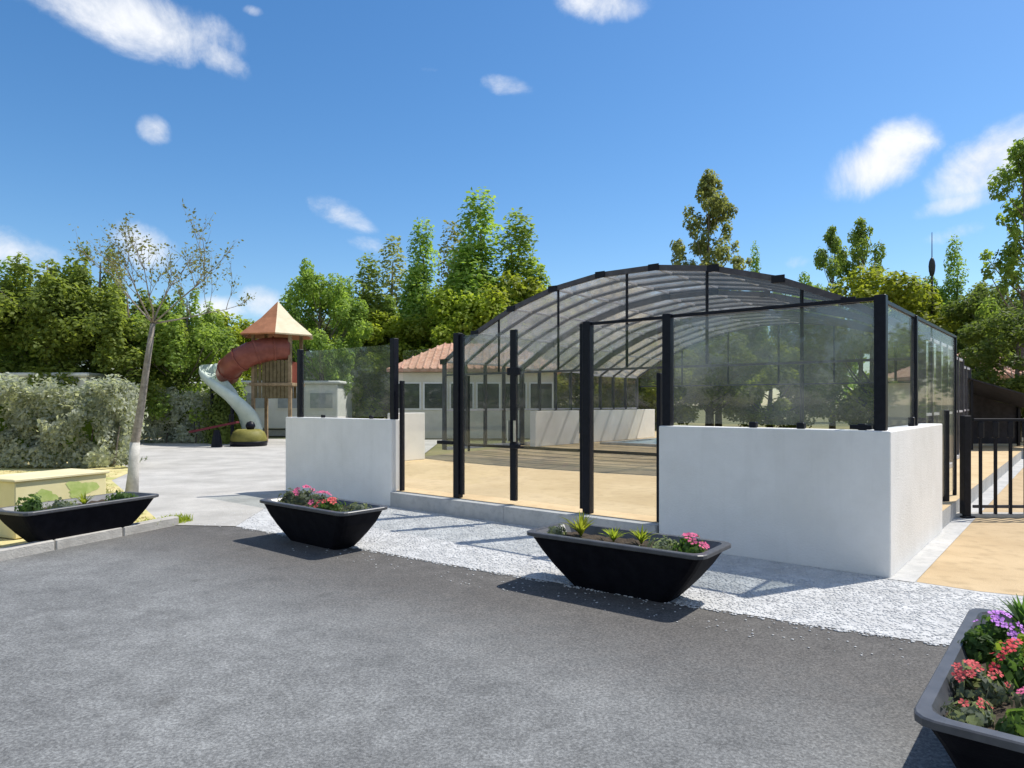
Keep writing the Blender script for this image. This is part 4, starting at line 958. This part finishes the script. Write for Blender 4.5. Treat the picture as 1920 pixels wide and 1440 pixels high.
# young tree: leaning stem, faintly limewashed foot with sunlight painted in, thin open crown
def young_tree():
    t = thing('young_tree', 'young thin tree with trunk foot whitewashed and painted sunlit and nearly bare crown', 'tree', (-6.72, 12.25, 0))
    r_ = random.Random(17); mb = MB()
    st = [(0, 0, -0.03), (0.03, 0, 0.35), (0.06, 0, 0.9), (0.16, 0.02, 1.55), (0.27, 0.02, 2.35), (0.36, 0.03, 3.0)]
    mb.tube(st, [0.105, 0.088, 0.075, 0.063, 0.053, 0.044], 10); tips = []
    def grow(p, d, L, r, lev):
        q = [p]; cur = Vector(p); dd = Vector(d).normalized()
        for k in range(4):
            dd = (dd + Vector((r_.uniform(-.22, .22), r_.uniform(-.22, .22), r_.uniform(-.05, .16)))).normalized(); cur = cur + dd*L/4; q.append(cur.copy())
            if lev < 3 and k >= 1:
                for _ in range(2 if lev < 2 else 2):
                    s_ = (dd + Vector((r_.uniform(-1, 1), r_.uniform(-1, 1), r_.uniform(-.25, .6)))).normalized(); grow(cur.copy(), s_, L*r_.uniform(0.42, 0.62), r*0.5, lev + 1)
        mb.tube(q, [r*(1 - 0.17*k) for k in range(5)], 6 if lev < 2 else 4)
        if lev >= 2: tips.extend(q[2:])
    top = Vector(st[-1])
    for d, L in (((-0.75, 0.1, 0.55), 1.3), ((0.1, 0.3, 0.8), 1.05), ((0.85, -0.1, 0.55), 1.35), ((0.45, -0.5, 0.7), 1.1), ((-0.4, -0.4, 0.75), 1.1), ((1.0, 0.3, 0.28), 1.25)):
        grow(top, d, L, 0.017, 1)
    mb.build('trunk', 'bark_young', t, True)
    MB().tube([(0, 0, 0.0), (0.03, 0, 0.35), (0.06, 0, 0.9)], [0.110, 0.093, 0.080], 12).build('sunlit_whitewash', 'sunlit_limewash', t, True)
    g = np.random.default_rng(5); P_ = np.array([tuple(p) for p in tips]); q = P_[g.integers(0, len(P_), 1500)] + g.normal(0, 0.05, (1500, 3))
    v, f_ = leaf_mesh(q, g.normal(0, 1, (1500, 3)), 0.062, 0.5, 9)
    mesh_obj('leaves', v, f_, 'leaf_pale', t)
young_tree()

# ------------------------------------------------------------------ sun, sky, camera
EL, AZ = R(57), math.atan2(0.9, 0.43)          # azimuth measured from +Y towards +X
sdir = Vector((math.sin(AZ)*math.cos(EL), math.cos(AZ)*math.cos(EL), math.sin(EL)))
sl = bpy.data.lights.new('sun', 'SUN'); sl.energy = 4.2; sl.angle = R(0.53); sl.color = (1.0, 0.955, 0.88)
so = bpy.data.objects.new('sun', sl); COL.objects.link(so); so.rotation_euler = sdir.to_track_quat('Z', 'Y').to_euler(); so.location = (20, 10, 40)

wd = bpy.data.worlds.new('World'); sc.world = wd; wd.use_nodes = True
nt = wd.node_tree; n = nt.nodes; l = nt.links; n.clear()
out = n.new('ShaderNodeOutputWorld'); bg = n.new('ShaderNodeBackground')
sky = n.new('ShaderNodeTexSky'); sky.sky_type = 'NISHITA'; sky.sun_disc = False
sky.sun_elevation = EL; sky.sun_rotation = AZ; sky.altitude = 0; sky.air_density = 1.0; sky.dust_density = 0.4; sky.ozone_density = 3.0
tc = n.new('ShaderNodeTexCoord'); D = tc.outputs['Generated']
F_ = 1300.0
def cdir(px, py): return Vector(((px - 960)/F_, 1.0, (755 - py)/F_)).normalized()
def math_(op, a, b=None, c=None):
    m_ = n.new('ShaderNodeMath'); m_.operation = op
    for i, v_ in enumerate((a, b, c)):
        if v_ is None: continue
        if isinstance(v_, (int, float)): m_.inputs[i].default_value = v_
        else: l.new(v_, m_.inputs[i])
    return m_.outputs[0]
def dot_(vec):
    v_ = n.new('ShaderNodeVectorMath'); v_.operation = 'DOT_PRODUCT'; v_.inputs[1].default_value = vec; l.new(D, v_.inputs[0]); return v_.outputs['Value']
clouds = [(255, 35, 205, 62, 6, 1.0), (405, 105, 80, 36, 22, 0.8), (288, 245, 36, 32, 20, 0.75), (475, 20, 30, 14, 0, 0.25), (1130, 5, 95, 40, 8, 0.9), (960, 162, 80, 26, 8, 0.55),
          (1655, 298, 105, 60, -22, 1.05), (1850, 305, 110, 66, -30, 1.05), (1805, 378, 95, 28, -10, 0.75), (640, 402, 85, 34, 18, 0.55), (20, 480, 120, 60, 10, 0.7),
          (275, 462, 95, 50, 35, 0.5), (490, 562, 50, 34, 0, 0.85), (400, 582, 80, 30, -10, 0.8), (1800, 435, 85, 26, -8, 0.4), (690, 458, 60, 22, 10, 0.35), (800, 130, 48, 12, 0, 0.2), (1500, 490, 40, 22, 0, 0.5)]
best = None
for px, py, hw, hh, tilt, dens in clouds:
    c = cdir(px, py); rt = Vector((c.y, -c.x, 0)).normalized(); up = rt.cross(c).normalized(); ca, sa = math.cos(R(-tilt)), math.sin(R(-tilt))
    k = c.y                                     # angular size falls off towards the edge of the field
    a = (rt*ca + up*sa)/(hw/F_*k); b = (up*ca - rt*sa)/(hh/F_*k)
    da = dot_(a); db = dot_(b); r2 = math_('ADD', math_('MULTIPLY', da, da), math_('MULTIPLY', db, db))
    beh = math_('MULTIPLY_ADD', dot_(c), 6.0, -6.0)
    val = math_('ADD', math_('SUBTRACT', dens, r2), beh)
    best = val if best is None else math_('MAXIMUM', best, val)
nz = n.new('ShaderNodeTexNoise'); nz.inputs['Scale'].default_value = 11; nz.inputs['Detail'].default_value = 12; nz.inputs['Roughness'].default_value = 0.64; nz.inputs['Distortion'].default_value = 0.35; l.new(D, nz.inputs['Vector'])
nzb = n.new('ShaderNodeTexNoise'); nzb.inputs['Scale'].default_value = 2.2; nzb.inputs['Detail'].default_value = 5; l.new(D, nzb.inputs['Vector'])
back = math_('ADD', math_('MULTIPLY_ADD', nzb.outputs['Fac'], 5.0, -2.2), math_('MULTIPLY', math_('MAXIMUM', math_('MULTIPLY_ADD', dot_((0, 1, 0)), 1.0, 0.05), 0.0), -40.0))
best = math_('MAXIMUM', best, back)          # unseen broken cloud added behind the viewer, neutral fill for the front walls
nz2 = n.new('ShaderNodeTexNoise'); nz2.inputs['Scale'].default_value = 5; nz2.inputs['Detail'].default_value = 4; l.new(D, nz2.inputs['Vector'])
mk = math_('ADD', math_('MAXIMUM', best, -2.0), math_('MULTIPLY_ADD', nz.outputs['Fac'], 2.6, -1.25))
mr = n.new('ShaderNodeMapRange'); mr.interpolation_type = 'SMOOTHSTEP'; mr.inputs['From Min'].default_value = -0.05; mr.inputs['From Max'].default_value = 1.35; l.new(mk, mr.inputs['Value'])
hs = n.new('ShaderNodeHueSaturation'); hs.inputs['Saturation'].default_value = 1.26; hs.inputs['Value'].default_value = 1.0; l.new(sky.outputs['Color'], hs.inputs['Color'])
cl = _ramp(n, [(0.3, (5.2, 5.5, 6.0)), (0.7, (6.9, 7.0, 7.2))]); l.new(nz.outputs['Fac'], cl.inputs['Fac'])
mx = n.new('ShaderNodeMixRGB'); l.new(mr.outputs['Result'], mx.inputs['Fac']); l.new(hs.outputs['Color'], mx.inputs['Color1']); l.new(cl.outputs['Color'], mx.inputs['Color2'])
l.new(mx.outputs['Color'], bg.inputs['Color']); bg.inputs['Strength'].default_value = 0.12; l.new(bg.outputs['Background'], out.inputs['Surface'])

cam = bpy.data.cameras.new('camera'); co = bpy.data.objects.new('camera', cam); COL.objects.link(co)
co.location = (0, 0, 1.6); co.rotation_euler = (R(90), 0, 0)
cam.sensor_width = 36.0; cam.lens = 36.0*F_/1920.0; cam.shift_y = 35.0/1920.0; cam.clip_end = 2000; cam.clip_start = 0.05
sc.camera = co
sc.view_settings.view_transform = 'Standard'; sc.view_settings.look = 'None'; sc.view_settings.exposure = 0.37; sc.view_settings.gamma = 1.0
sc.view_settings.use_curve_mapping = False
sc.render.engine = 'CYCLES'
sc.cycles.max_bounces = 8; sc.cycles.transparent_max_bounces = 32; sc.cycles.diffuse_bounces = 4; sc.cycles.glossy_bounces = 4
sc.cycles.use_denoising = True; sc.cycles.sample_clamp_indirect = 6.0
